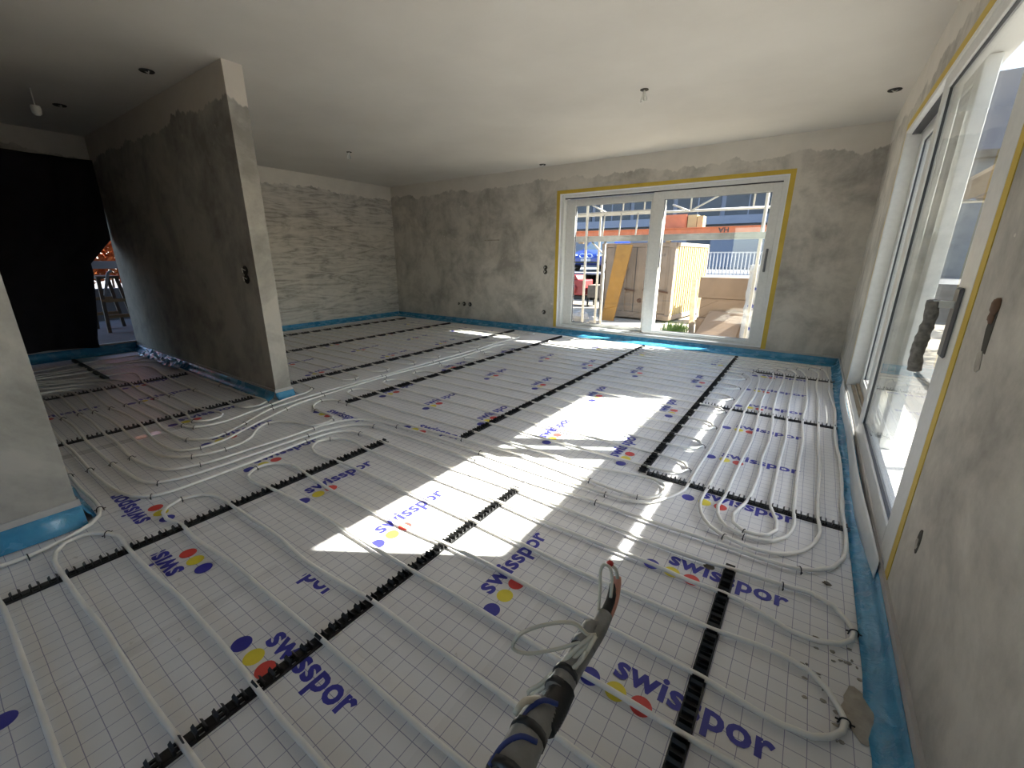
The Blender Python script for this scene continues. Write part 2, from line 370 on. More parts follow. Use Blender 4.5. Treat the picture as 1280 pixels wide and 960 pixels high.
# edge strips: grey foam upstand with a blue film skirt -------------
def edge_strip(name, a, b2, nrm, flap, label, ztop=.088, zfilm=.068, lift=0.0, mats=None):
    a = Vector((*a, 0)); b2 = Vector((*b2, 0)); nv = Vector((*nrm, 0)); L = (b2-a).length; d = (b2-a)/L
    root = tag(empty(name, tuple(a)), label, 'edge strip', kind='structure')
    f = MB(); q = [a+nv*.0, a+nv*.011, a+nv*.011+Vector((0, 0, ztop)), a+Vector((0, 0, ztop))]
    f.prism([p-a for p in q], b2-a); f.build('foam_strip', M['foam'], root)
    n = max(6, int(L/.14)); rnd = random.Random(len(label)*7)
    prof = [(.012, zfilm), (.018, zfilm*.55), (.03, .022), (.03+flap*.35, .010), (.03+flap, .003)]
    m = MB()
    def fn(u, v):
        j = min(len(prof)-1, int(round(v*(len(prof)-1)))); o, z = prof[j]
        w = rnd.uniform(-1, 1)
        return tuple(d*(u*L)+nv*(o+(.004*w*(1+flap*3) if j else 0))+Vector((0, 0, max(.002, z+(.0025*w if 0 < j < 4 else 0)))))
    m.grid(n, len(prof), fn)
    o = m.build('blue_film', M['film'], root, True); solid(o, .0012, 0)
    return root
edge_strip('baseboard_back', (XL, YB), (XR, YB), (0, -1), .20, 'blue film edge strip along the foot of the back wall')
edge_strip('baseboard_left', (XL, PY2), (XL, YB), (1, 0), .16, 'blue film edge strip along the rough left wall')
edge_strip('baseboard_hall', (XL, -1.0), (XL, PY1), (1, 0), .12, 'dark blue edge strip below the black curtain', ztop=.12, zfilm=.10)
edge_strip('baseboard_partition_front', (XL, PY1), (PX, PY1), (0, -1), .045, 'blue film edge strip along the dark side of the partition')
edge_strip('baseboard_partition_end', (PX, PY1-.01), (PX, PY2+.01), (1, 0), .025, 'bright blue film around the narrow end of the partition', zfilm=.062)
edge_strip('baseboard_partition_rear', (XL, PY2), (PX, PY2), (0, 1), .03, 'blue film edge strip behind the partition')
edge_strip('baseboard_foreground', (-2.68, -1.6), (-2.68, .27), (1, 0), .03, 'bright blue film around the wall corner at left edge', ztop=.12, zfilm=.09)
edge_strip('baseboard_foreground_side', (-5.2, .26), (-2.67, .26), (0, 1), .02, 'blue film along the hidden side of the left wall corner')
edge_strip('baseboard_right', (XR, -1.0), (XR, YB), (-1, 0), .05, 'blue film edge strip along the right wall and glass door', ztop=.10)
# crumpled film in the hall corner
m = MB(); rr = random.Random(4)
m.grid(22, 6, lambda u, v: (-6.9+u*1.25+rr.uniform(-.02, .02), 1.70-v*.12+rr.uniform(-.012, .012), .012+.05*(1-v)+rr.uniform(0, .025)))
tag(solid(m.build('crumpled_film', M['film'], None, False), .001, 0), 'shiny crumpled blue film lying at partition foot near the curtain', 'plastic film')
# white membrane along the glass door
m = MB(); rr = random.Random(9)
m.grid(60, 6, lambda u, v: (XR-.02-.028*math.sin(math.pi*u)*(1-.6*v)-.012*math.sin(u*9)*(1-v), 1.9+u*3.1, .006+.105*v+.01*math.sin(u*14+v)))
tag(solid(m.build('membrane_strip', M['white_film'], None, True), .002, 0), 'wavy white membrane strip standing along the glass door sill', 'membrane')

# back window --------------------------------------------------------
def frame_rect(m, x0, x1, z0, z1, w, y0, y1, wt=None, wb=None, wl=None, wr=None):
    wt = wt or w; wb = wb or w; wl = wl or w; wr = wr or w
    m.box(x0, x0+wl, y0, y1, z0, z1); m.box(x1-wr, x1, y0, y1, z0, z1)
    m.box(x0+wl, x1-wr, y0, y1, z1-wt, z1); m.box(x0+wl, x1-wr, y0, y1, z0, z0+wb)
win = tag(empty('window_1', ((WX0+WX1)/2, YB, WZ0)), 'wide two-pane sliding window in the back wall', 'window', kind='structure')
def childof(o, p):
    o.parent = p; o.matrix_parent_inverse = Matrix.Translation(-Vector(p.location)) if p.rotation_euler.z == 0 else (Matrix.Translation(p.location) @ Matrix.Rotation(p.rotation_euler.z, 4, 'Z')).inverted(); return o
def wpart(name, mb, mat, p, smooth=False): return childof(mb.build(name, mat, None, smooth), p)
m = MB(); frame_rect(m, WX0, WX1, WZ0-.02, WZ1, .06, YB+.03, YB+.20, wb=.05); bevel(wpart('outer_frame', m, M['frame'], win))
m = MB(); frame_rect(m, WX0, WX1, WZ0, WZ1, .012, YB-.002, YB+.03); wpart('reveal_lining', m, M['white_paint'], win)
m = MB(); m.box(WX0+.06, WX1-.06, YB+.06, YB+.10, WZ1-.075, WZ1-.06); wpart('gasket', m, M['frame_dark'], win)
sf = None
for (nm, x0, x1, y0, y1, wl, wr) in (('sash', WX0+.06, -1.88, YB+.12, YB+.18, .16, .2), ('sash', -2.03, WX1-.06, YB+.05, YB+.11, .15, .10)):
    m = MB(); frame_rect(m, x0, x1, WZ0+.03, WZ1-.075, .09, y0, y1, wt=.10, wb=.05, wl=wl, wr=wr)
    s_ = bevel(wpart(nm, m, M['frame'], win))
    m = MB(); m.box(x0+wl-.01, x1-wr+.01, (y0+y1)/2-.012, (y0+y1)/2-.004, WZ0+.075, WZ1-.17); p_ = m.build('pane', M['glass'], s_)
    m = MB(); frame_rect(m, x0+wl-.006, x1-wr+.006, WZ0+.076, WZ1-.171, .008, y0+.012, y1-.012); m.build('gasket', M['frame_dark'], s_); sf = s_
m = MB(); m.box(-.565, -.54, YB+.02, YB+.05, 1.05, 1.33); m.box(-.56, -.545, YB+.0, YB+.05, 1.28, 1.30); m.box(-.56, -.545, YB, YB+.05, 1.08, 1.10); bevel(m.build('handle', M['handle'], sf), .005)
w2 = tag(empty('window_added', ((RX0+RX1)/2, -2.9, RZ0)), 'assumed window added behind the viewpoint for light from there', 'window', kind='structure')  # unseen window, added to light the near floor and ceiling from behind
m = MB(); frame_rect(m, RX0, RX1, RZ0, RZ1, .07, -2.95, -2.87); m.box((RX0+RX1)/2-.05, (RX0+RX1)/2+.05, -2.95, -2.87, RZ0+.07, RZ1-.07); wpart('outer_frame', m, M['frame'], w2)
for (a_, b_) in ((RX0+.07, (RX0+RX1)/2-.05), ((RX0+RX1)/2+.05, RX1-.07)): wpart('pane', MB().box(a_, b_, -2.915, -2.907, RZ0+.07, RZ1-.07), M['glass'], w2)
def tape_ring(name, label, loc, pts_boxes):
    root = tag(empty(name, loc), label, 'masking tape')
    for q in pts_boxes: childof(MB().box(*q).build('tape_strip', M['tape_yellow']), root)
e = .0025
tape_ring('masking_tape', 'yellow masking tape framing the sliding window in back wall', (WX0, YB, .1), [(WX0-.055, WX0, YB-e, YB, .085, WZ1+.05), (WX1, WX1+.055, YB-e, YB, .085, WZ1+.05), (WX0, WX1, YB-e, YB, WZ1, WZ1+.05)])
tape_ring('masking_tape', 'yellow masking tape framing the glass door in right wall', (XR, DY0, .1), [(XR-e, XR, DY0-.05, DY0, .02, DZ1+.05), (XR-e, XR, DY1, DY1+.03, .02, DZ1+.05), (XR-e, XR, DY0, DY1, DZ1, DZ1+.05)])

# glass door on the right --------------------------------------------
door = tag(empty('door_1', (XR, (DY0+DY1)/2, DZ0)), 'tall sliding glass door in the right wall', 'glass door', kind='structure')
def frame_yz(m, y0, y1, z0, z1, x0, x1, wt, wb, w0, w1):
    m.box(x0, x1, y0, y0+w0, z0, z1); m.box(x0, x1, y1-w1, y1, z0, z1)
    m.box(x0, x1, y0+w0, y1-w1, z1-wt, z1); m.box(x0, x1, y0+w0, y1-w1, z0, z0+wb)
m = MB(); frame_yz(m, DY0, DY1, DZ0-.03, DZ1, XR-.003, XR+.19, .03, .04, .045, .05); bevel(wpart('outer_frame', m, M['frame'], door))
m = MB(); m.box(XR+.03, XR+.055, 3.5, DY1-.05, DZ0+.008, DZ0+.016); m.box(XR+.065, XR+.085, 3.5, DY1-.05, DZ0+.008, DZ0+.03); wpart('floor_track', m, M['brown_track'], door)
m = MB(); m.box(XR+.03, XR+.08, 3.5, DY1-.05, DZ1-.04, DZ1-.03); wpart('gasket', m, M['frame_dark'], door)
sash0 = None
for (nm, y0, y1, x0, x1, w0, w1) in (('sash', DY0+.04, 3.50, XR-.001, XR+.06, .13, .12), ('sash', 3.22, DY1-.05, XR+.09, XR+.15, .14, .12)):
    m = MB(); frame_yz(m, y0, y1, DZ0+.012, DZ1-.035, x0, x1, .075, .09, w0, w1); s_ = bevel(wpart(nm, m, M['frame'], door))
    xm = x0+.012
    m = MB(); m.box(xm+.004, xm+.012, y0+w0-.01, y1-w1+.01, DZ0+.09, DZ1-.10); m.build('pane', M['glass'], s_)
    m = MB(); frame_yz(m, y0+w0-.006, y1-w1+.006, DZ0+.097, DZ1-.106, x0+.010, x0+.03, .008, .008, .008, .008); m.build('gasket', M['frame_dark'], s_)
    if sash0 is None: sash0 = s_
yh = DY0+.11
m = MB(); m.box(XR-.012, XR+.002, yh-.03, yh+.03, .90, 1.13); hp = bevel(m.build('handle_plate', M['handle'], sash0), .006)
m = MB(); m.bar((XR-.008, yh, 1.075), (XR-.062, yh, 1.075), .022, .022); m.build('handle_neck', M['frame'], hp)
m = MB(); rr = random.Random(3); P = [(XR-.062+.012*math.sin(t*.35)*.3, yh+.003*math.sin(t), 1.085-.0125*t) for t in range(20)]
m.tube(P, [.019+rr.uniform(-.0025, .0025) for _ in P], 10); m.build('grip_sleeve', M['handle_foam'], hp, True)
# small vertical bright label on the outer sash

# ================================================================== clip rails
def holder_mesh(m, oy=0.0):
    # local: rail runs along +y, pitch 5 cm, two hooked prongs with a saddle for the pipe between them
    for s_, yc in ((1, -.0125), (-1, .0125)):
        prof = [(yc-.0025, .006), (yc+.0025, .006), (yc+.002, .020), (yc+.002-s_*.0035, .0245), (yc-s_*.005, .0275), (yc-.002, .021)]
        m.prism([(-.017, oy+p, z) for p, z in prof], (.034, 0, 0))
    m.box(-.012, .012, oy-.010, oy+.010, .006, .0085)
hm = MB(); holder_mesh(hm); HOLD = hm.data('pipe_holder', M['rail'])
def rail(x, y, L, rz, label, single=True, w=.044):
    root = tag(empty('clip_rail', (x, y, 0), rz), label, 'clip rail', 'black clip rails on the foil')
    n = int(L/.05); m = MB()
    for i in range(n):
        t = i*.05
        m.box(-w/2, w/2, t, t+.036, .0006, .006)
        for (a, c) in ((-w/2, -w/2+.008), (-.005, .005), (w/2-.008, w/2)): m.box(a, c, t+.036, t+.05, .0006, .006)
    m.build('rail_base', M['rail'], root)
    if single:
        for i in range(n): inst(HOLD, 'pipe_holder', root, (0, i*.05+.018, 0))
    else:
        m = MB()
        for i in range(n): holder_mesh(m, i*.05+.018)
        tag(m.build('pipe_holders', M['rail'], root), kind='stuff')
    return root
RX = -math.pi/2      # rail along +x
rail(-2.235, -1.0, 2.70, 0, 'black clip rail from left edge under the three looped pipe ends')
rail(-1.145, -.60, 2.32, 0, 'black clip rail crossing the lower sunlit patch')
rail(-.088, -.30, 2.02, 0, 'black clip rail nearest the camera on the right')
rail(-.62, 2.29, .98, RX, 'black clip rail under the looped pipe ends by the door')
rail(-.63, 3.785, .96, RX, 'black clip rail across the middle of the door-side pipes')
rail(-.40, 5.275, .77, RX, 'black clip rail across door-side pipes near the back corner')
rail(-3.96, .30, 1.40, 0, 'black clip rail in hall running to the partition foot')
rail(-5.37, .35, 1.28, 0, 'farther black clip rail in the dim hall', False)
rail(-7.16, 1.04, 1.42, RX, 'short black clip rail in front of the curtain', False)
rail(-6.76, 1.98, 3.90, 0, 'black clip rail nearest the rough left wall', False)
rail(-5.57, 1.98, 3.95, 0, 'second black clip rail from the rough left wall', False)
rail(-4.10, 2.04, 3.90, 0, 'black clip rail beginning behind the partition end', False)
rail(-3.16, 2.02, 3.90, 0, 'black clip rail just right of the long paired pipes', False)
rail(-1.845, 2.04, 3.90, 0, 'black clip rail left of the upper sunlit patch', False)
rail(-.655, 2.29, 3.65, 0, 'broad black clip rail between sunlit patch and door-side pipes')

# ================================================================== heating pipes
PZ, PR = .0155, .0085
rp = random.Random(11)
def row(y, x0, x1, n=None):
    n = n or max(2, int(abs(x1-x0)/.45))
    return [(x0+(x1-x0)*i/n, y+(rp.uniform(-.006, .006) if 0 < i < n else 0)) for i in range(n+1)]
ALL = []
def pipe(label, pts, mat='pipe', r=PR):
    P = spline([(a, c, PZ) for a, c in pts], .045)
    ALL.append(P)
    m = MB(); m.tube(P, r, 8)
    tag(m.build('heating_pipe', M[mat], None, True), label, 'pipe', 'white underfloor heating pipes')
def loop_r(x, y0, y1, tip):   # hairpin opening to -x, tip at +x
    c = (y0+y1)/2; d = (y1-y0)/2
    return [(x+(tip-x)*.55, y0+d*.03), (x+(tip-x)*.88, y0+d*.32), (tip, c), (x+(tip-x)*.88, y1-d*.32), (x+(tip-x)*.55, y1-d*.03)]
# left field and the paired supply line in front of the partition
p1 = [(-6.15, -.4), (-6.1, .3), (-6.0, .57), (-5.787, .917), (-5.637, .992), (-5.386, 1.013), (-5.0, .997), (-4.578, .992), (-4.289, 1.012), (-3.963, 1.013), (-3.818, 1.005), (-3.675, .996), (-3.563, 1.029), (-3.507, 1.17), (-3.553, 1.393), (-3.61, 1.604), (-3.656, 1.807), (-3.69, 1.982), (-3.763, 2.062), (-3.856, 2.086), (-4.05, 2.10)]
p1 += row(2.1, -4.4, -6.8)
ys = [2.40+.2*i for i in range(17)]
p1 += [(-6.98, 2.16), (-7.05, 2.25), (-6.98, 2.36)]
sgn = 1
for i, y in enumerate(ys):
    if sgn > 0:
        p1 += row(y, -6.8, -4.0)
        if i < len(ys)-1: p1 += loop_r(-4.0, y, ys[i+1], -3.71)
    else:
        p1 += row(y, -4.0, -6.8)
        if i < len(ys)-1: p1 += loop_r(-6.8, y, ys[i+1], -7.07)
    sgn = -sgn
    if y > 5.5: break
p1 += [(-3.80, 5.59), (-3.69, 5.50), (-3.65, 5.25), (-3.67, 4.94), (-3.628, 4.36), (-3.605, 3.5), (-3.592, 2.741), (-3.565, 2.032), (-3.505, 1.56), (-3.468, 1.474), (-3.342, 1.277), (-3.252, 1.108), (-3.245, 1.002), (-3.348, .914), (-3.538, .889), (-3.731, .886), (-3.97, .91), (-4.257, .906), (-4.584, .893), (-5.0, .892), (-5.351, .918), (-5.617, .91), (-5.701, .819), (-5.761, .655), (-5.853, .5), (-5.9, .1), (-5.9, -.4)]
pipe('white pipe running from hall round partition end into left field', p1)
# middle field
p2 = [(-5.63, -.4), (-5.62, .3), (-5.61, .6), (-5.56, .775), (-5.371, .818), (-4.976, .807), (-4.589, .799), (-4.311, .826), (-3.94, .82), (-3.635, .788), (-3.35, .78), (-3.181, .816), (-3.126, .91), (-3.128, 1.039), (-3.195, 1.182), (-3.313, 1.422), (-3.40, 1.62), (-3.44, 1.716), (-3.482, 2.01), (-3.53, 2.745), (-3.512, 3.47), (-3.515, 4.29), (-3.55, 4.75), (-3.50, 4.91), (-3.36, 4.955)]
ys = [4.95-.2*i for i in range(15)]
sgn = 1
for i, y in enumerate(ys):
    if sgn > 0:
        p2 += row(y, -3.1, -.75) if i < 14 else row(y, -3.1, -1.0)
        if i < 14: p2 += loop_r(-.72, y, ys[i+1], -.43)
    else:
        p2 += row(y, -.75, -3.1)
        if i < 14: p2 += loop_r(-3.1, y, ys[i+1], -3.42)
    sgn = -sgn
p2 += [(-.886, 2.155), (-.664, 2.205), (-.564, 2.22), (-.489, 2.178), (-.474, 2.125), (-.49, 2.053), (-.534, 1.998), (-.69, 1.98), (-.854, 1.999), (-1.06, 2.022), (-1.34, 2.04), (-1.816, 2.008), (-2.32, 1.972), (-2.655, 1.965), (-3.089, 1.989), (-3.304, 1.978), (-3.363, 1.91), (-3.283, 1.789), (-3.173, 1.749), (-3.049, 1.751), (-2.917, 1.736), (-2.853, 1.653), (-2.872, 1.567), (-3.048, 1.496), (-3.18, 1.44), (-3.209, 1.382), (-3.162, 1.29), (-3.009, 1.154), (-2.97, .993), (-3.024, .828), (-3.133, .745), (-3.296, .708), (-3.6, .703), (-3.964, .714), (-4.299, .715), (-4.581, .696), (-4.973, .71), (-5.349, .723), (-5.55, .68), (-5.66, .5), (-5.68, .1), (-5.68, -.4)]
pipe('white pipe winding to and fro across the middle field', p2)
# door-side field, outer windings
p3 = [(-5.46, -.4), (-5.46, .2), (-5.43, .46), (-5.31, .515), (-4.989, .514), (-4.579, .515), (-4.306, .524), (-3.95, .512), (-3.631, .507), (-3.3, .512), (-3.018, .532), (-2.868, .55), (-2.8, .59), (-2.765, .665), (-2.74, .805), (-2.738, 1.067), (-2.741, 1.37), (-2.729, 1.574), (-2.648, 1.735), (-2.504, 1.804), (-2.24, 1.815), (-1.85, 1.82), (-1.536, 1.815), (-1.24, 1.797), (-.735, 1.814), (-.44, 1.809), (-.198, 1.816), (.048, 1.818), (.145, 1.834), (.198, 1.864), (.251, 1.916), (.286, 1.998), (.303, 2.087), (.307, 2.278), (.302, 2.475), (.311, 2.797), (.311, 3.159), (.298, 3.546), (.313, 4.229), (.286, 4.752), (.283, 5.444), (.226, 5.802), (.097, 5.904), (-.204, 5.918)]
p3 += row(5.925, -.6, -3.0)+loop_r(-3.0, 5.925, 5.815, -3.12)+row(5.815, -2.95, -.35)
p3 += [(-.045, 5.776), (.114, 5.746), (.192, 5.602), (.181, 5.033), (.201, 4.43), (.202, 3.901), (.203, 3.298), (.21, 2.942), (.203, 2.59), (.203, 2.302), (.211, 2.174), (.175, 2.021), (.12, 1.934), (.043, 1.88), (-.062, 1.87), (-.145, 1.888), (-.212, 1.931), (-.272, 2.028), (-.296, 2.143), (-.291, 2.292), (-.288, 2.6), (-.283, 2.789), (-.28, 3.201), (-.292, 3.589), (-.297, 3.885), (-.28, 4.241), (-.295, 4.757), (-.328, 5.079), (-.384, 5.205), (-.5, 5.245)]
p3 += row(5.25, -.75, -3.0)+loop_r(-3.0, 5.25, 5.13, -3.12)+row(5.13, -2.95, -.8)
p3 += [(-.62, 5.10), (-.468, 5.053), (-.415, 5.0), (-.371, 4.836), (-.373, 4.513), (-.384, 4.114), (-.394, 3.77), (-.397, 3.437), (-.386, 3.126), (-.38, 2.829), (-.388, 2.565), (-.389, 2.288), (-.393, 2.195), (-.435, 2.079), (-.513, 1.968), (-.6, 1.925), (-.726, 1.915), (-1.133, 1.91), (-1.541, 1.916), (-2.084, 1.92), (-2.405, 1.899), (-2.661, 1.851), (-2.784, 1.743), (-2.829, 1.573), (-2.825, 1.352), (-2.839, 1.075), (-2.85, .86), (-2.919, .693), (-3.047, .637), (-3.31, .605), (-3.67, .62), (-3.988, .613), (-4.318, .625), (-4.609, .614), (-5.034, .62), (-5.373, .626), (-5.52, .58), (-5.58, .45), (-5.58, -.4)]
pipe('white pipe making the outermost windings beside the glass door', p3)
p3b = row(5.70, -2.9, -.3)+[(-.116, 5.70), (.002, 5.67), (.078, 5.444), (.111, 4.799), (.116, 4.272), (.101, 3.829), (.114, 3.353), (.105, 2.962), (.104, 2.677), (.105, 2.294), (.111, 2.159), (.085, 2.041), (.036, 1.972), (-.071, 1.94), (-.15, 1.974), (-.2, 2.058), (-.213, 2.134), (-.199, 2.282), (-.197, 2.464), (-.188, 2.8), (-.176, 3.117), (-.194, 3.741), (-.21, 4.137), (-.206, 4.632), (-.204, 5.24), (-.26, 5.365), (-.36, 5.385)]
p3b += row(5.39, -.6, -3.0)+loop_r(-3.0, 5.39, 5.49, -3.12)+row(5.49, -2.95, -.35)
p3b += [(-.175, 5.475), (-.119, 5.379), (-.096, 5.101), (-.112, 4.525), (-.107, 3.975), (-.085, 3.546), (-.075, 3.189), (-.088, 2.87), (-.08, 2.662), (-.092, 2.334), (-.107, 2.23), (-.139, 2.101), (-.129, 2.028), (-.076, 1.981), (.017, 2.011), (.044, 2.075), (.043, 2.149), (.009, 2.269), (.004, 2.45), (.005, 2.781), (.01, 3.1), (.013, 3.344), (0, 3.758), (-.007, 4.332), (-.004, 5.098), (-.011, 5.456), (-.093, 5.56), (-.28, 5.592)]
p3b += row(5.595, -.5, -2.9)
pipe('white pipe making the innermost windings beside the glass door', p3b)
# near field
p4 = [(-5.3, .41), (-4.359, .417), (-3.964, .412), (-3.718, .418), (-3.309, .413), (-3.061, .419), (-2.893, .431), (-2.746, .462), (-2.663, .521), (-2.632, .616), (-2.632, .77), (-2.639, 1.02), (-2.66, 1.366), (-2.655, 1.532), (-2.60, 1.624), (-2.477, 1.663), (-2.226, 1.66), (-1.933, 1.656), (-1.662, 1.658), (-1.407, 1.675), (-1.141, 1.679), (-.83, 1.666), (-.646, 1.663), (-.36, 1.652), (-.146, 1.665), (-.067, 1.678), (.094, 1.692), (.18, 1.705), (.252, 1.678), (.29, 1.619), (.305, 1.58), (.297, 1.537), (.264, 1.495), (.205, 1.468), (.14, 1.46), (.036, 1.493), (-.085, 1.517), (-.203, 1.508), (-.365, 1.52), (-.618, 1.513), (-.864, 1.513), (-1.15, 1.525), (-1.614, 1.52), (-1.899, 1.526), (-2.222, 1.525), (-2.355, 1.545), (-2.505, 1.532), (-2.566, 1.486), (-2.588, 1.41), (-2.523, 1.328), (-2.443, 1.298), (-2.339, 1.299), (-2.219, 1.315), (-1.904, 1.325), (-1.451, 1.327), (-1.14, 1.324), (-.817, 1.315), (-.638, 1.306), (-.482, 1.306), (-.276, 1.312), (-.085, 1.318), (.028, 1.335), (.118, 1.339), (.181, 1.326), (.23, 1.285), (.258, 1.23), (.267, 1.205), (.259, 1.168), (.232, 1.133), (.194, 1.107), (.122, 1.095), (.014, 1.104), (-.08, 1.116), (-.179, 1.116), (-.34, 1.121), (-.452, 1.118), (-.864, 1.129), (-1.144, 1.124), (-1.329, 1.110), (-1.582, 1.103), (-1.926, 1.095), (-2.241, 1.118), (-2.398, 1.127), (-2.513, 1.077), (-2.538, .985), (-2.471, .912), (-2.378, .897), (-2.241, .917), (-1.871, .938), (-1.529, .931), (-1.226, .926), (-.82, .929), (-.48, .92), (-.248, .921), (-.088, .918), (.08, .918), (.2, .89), (.26, .82), (.2, .75), (.05, .72), (-.24, .719), (-.458, .726), (-.751, .73), (-.905, .731), (-1.135, .735), (-1.354, .719), (-1.542, .713), (-1.784, .728), (-2.014, .724), (-2.224, .722), (-2.355, .721), (-2.465, .681), (-2.503, .60), (-2.468, .526), (-2.431, .50), (-2.353, .491), (-2.243, .514), (-2.084, .51), (-1.759, .533), (-1.507, .534), (-1.138, .536), (-.89, .535), (-.702, .531), (-.4, .535), (.05, .535), (.2, .50), (.25, .43), (.19, .36), (0, .335), (-.5, .33), (-.853, .331), (-.996, .329), (-1.125, .333), (-1.352, .340), (-1.546, .339), (-1.748, .338), (-1.935, .325), (-2.233, .317), (-2.377, .319), (-2.44, .296), (-2.511, .233), (-2.502, .169), (-2.444, .132), (-2.371, .117), (-2.219, .119), (-1.952, .127), (-1.777, .137), (-1.596, .139), (-1.291, .144), (-1.041, .155), (-.5, .15), (.05, .145), (.2, .11), (.25, .04), (.19, -.02), (0, -.045), (-.7, -.045), (-1.3, -.04), (-1.85, -.04), (-2.064, -.041), (-2.218, -.045), (-2.35, -.07), (-2.41, -.16), (-2.43, -.6)]
pipe('white pipe with the wide near loops crossing the foreground', p4)
pipe('white pipe curving round the blue wall corner at left edge', [(-5.2, .345), (-4.4, .338), (-3.585, .334), (-3.314, .327), (-3.027, .327), (-2.839, .336), (-2.727, .332), (-2.653, .314), (-2.594, .275), (-2.55, .20), (-2.505, .06), (-2.515, -.04), (-2.54, -.6)])
pipe('white hairpin pipe in the hall ending beside printed lettering', [(-6.15, .3), (-6.1, .586), (-5.683, 1.045), (-5.551, 1.096), (-5.411, 1.118), (-5.068, 1.101), (-4.601, 1.097), (-4.208, 1.1), (-3.939, 1.105), (-3.794, 1.08), (-3.709, 1.075), (-3.652, 1.104), (-3.627, 1.16), (-3.636, 1.231), (-3.695, 1.268), (-3.798, 1.268), (-3.954, 1.22), (-4.574, 1.204), (-5.0, 1.207), (-5.347, 1.21), (-5.651, 1.262), (-5.827, 1.265), (-5.905, 1.2), (-5.975, 1.0), (-6.05, .8), (-6.22, .5), (-6.25, -.4)])
pipe('white hairpin pipe in the hall lying along the partition', [(-6.33, -.4), (-6.33, .585), (-6.267, .961), (-6.19, 1.33), (-6.117, 1.419), (-6.018, 1.46), (-5.8, 1.455), (-5.483, 1.423), (-4.607, 1.401), (-3.959, 1.417), (-3.814, 1.426), (-3.703, 1.46), (-3.672, 1.55), (-3.72, 1.622), (-3.833, 1.635), (-3.996, 1.617), (-4.574, 1.603), (-5.372, 1.61), (-5.839, 1.625), (-6.167, 1.615), (-6.34, 1.55), (-6.46, 1.255), (-6.45, .612), (-6.45, -.4)])
pipe('farthest white pipe in the hall close to the curtain', [(-6.72, -.4), (-6.763, .643), (-6.848, .948), (-6.856, 1.44), (-6.84, 1.53), (-6.781, 1.60), (-6.6, 1.60), (-6.55, 1.45), (-6.57, 1.0), (-6.55, .3), (-6.55, -.4)])

# black clips over the pipes ------------------------------------------
cm = MB(); A_ = [(.0125*math.cos(t), 0, .012+.0135*math.sin(t)) for t in [math.pi*i/8 for i in range(9)]]
cm.tube([(.0145, 0, .0005), (.013, 0, .006)]+A_[1:-1]+[(-.013, 0, .006), (-.0145, 0, .0005)], .0022, 6); cm.box(.011, .022, -.002, .002, .011, .014); cm.box(-.022, -.011, -.002, .002, .011, .014)
CLIP = cm.data('pipe_clip', M['rail'], True)
clips = [(-3.314, .325), (-2.727, .332), (-3.309, .413), (-2.663, .521), (-2.79, .60), (-3.313, .515), (-3.306, .606), (-2.5, .609), (-2.423, .31), (-2.862, .80), (-3.02, .83), (-2.97, .99), (-3.126, .91), (-3.25, 1.1), (-2.499, .04), (-3.709, 1.075), (-3.675, .996), (-3.563, 1.03), (-3.35, .914), (-3.72, 1.622), (-3.61, 1.60), (-3.5, 1.56), (-3.34, 1.277), (-3.41, 1.64), (-3.363, 1.91), (-3.209, 1.382), (-3.173, 1.749), (-2.829, 1.5), (-2.74, 1.45), (-2.66, 1.38), (-2.53, 1.0), (-2.532, 1.49), (-4.58, .515), (-4.6, .614), (-4.58, .696), (-4.58, .80), (-4.58, .893), (-4.578, .992), (-4.6, 1.097), (-4.57, 1.204), (-4.6, 1.401), (-4.57, 1.603), (-3.763, 2.062), (-3.565, 2.03), (-3.482, 2.01), (-3.71, 2.5), (-3.6, 2.76), (-3.53, 2.76), (-3.42, 2.65), (-3.42, 2.25), (-3.2, 1.982), (-2.88, 1.70), (-3.1, 1.988), (-2.52, 1.80), (-2.35, 1.9), (-2.477, 1.663), (-2.55, 1.49), (-1.816, 2.008), (-3.71, 2.9), (-3.6, 3.52), (-3.52, 3.5), (-3.42, 3.05), (-3.71, 3.3), (-3.71, 3.7), (-3.71, 4.1), (-3.42, 3.45), (-3.42, 3.85), (-3.42, 4.25), (-3.51, 4.29), (-3.63, 4.36), (-1.6, 1.92), (-1.55, 1.815), (-.854, 1.999), (-.735, 1.915), (-.72, 1.814), (-.6, 1.985), (-.44, 2.83), (-.45, 2.45), (-.145, 1.888), (-.11, 1.955), (-.1, 1.99), (.145, 1.834), (.094, 1.692), (.303, 1.565), (.267, 1.205), (-.45, 5.05), (-.384, 5.205), (-.36, 5.385), (-.175, 5.475), (-.093, 5.56), (.002, 5.67), (.114, 5.746), (.226, 5.802), (-.44, 3.25), (-.44, 3.65), (-.44, 4.05), (-.44, 4.45), (-.44, 4.85)]
for (x, y) in clips:
    best = None
    for P in ALL:
        for i in range(1, len(P)-1):
            dd = (P[i].x-x)**2+(P[i].y-y)**2
            if best is None or dd < best[0]: best = (dd, P, i)
    dd, P, i = best; t = P[i+1]-P[i-1]
    o = inst(CLIP, 'pipe_clip', None, (P[i].x, P[i].y, 0), math.atan2(t.y, t.x)-H90)
    if x < -4.2: lb = 'small black clip on a straight pipe in the dim hall'
    elif y < 1.72 and x < -2.6: lb = 'small black clip on the pipes curving out of the hall'
    elif x < -3.3: lb = 'small black clip on the paired pipes or hairpin tips beside them'
    elif x > -.5 and y > 4.9: lb = 'small black clip on a door-side pipe at the back corner'
    elif x > -.5 and y > 2.3: lb = 'small black clip on a hairpin tip facing the door-side pipes'
    elif x > -.2: lb = 'small black clip on a pipe bend near the right wall'
    elif x > -2.0: lb = 'small black clip on the straight pipes crossing the sunlit patch'
    else: lb = 'small black clip on the near pipe loops beside the left rail'
    tag(o, lb, 'pipe clip', 'black staple clips holding the pipes')

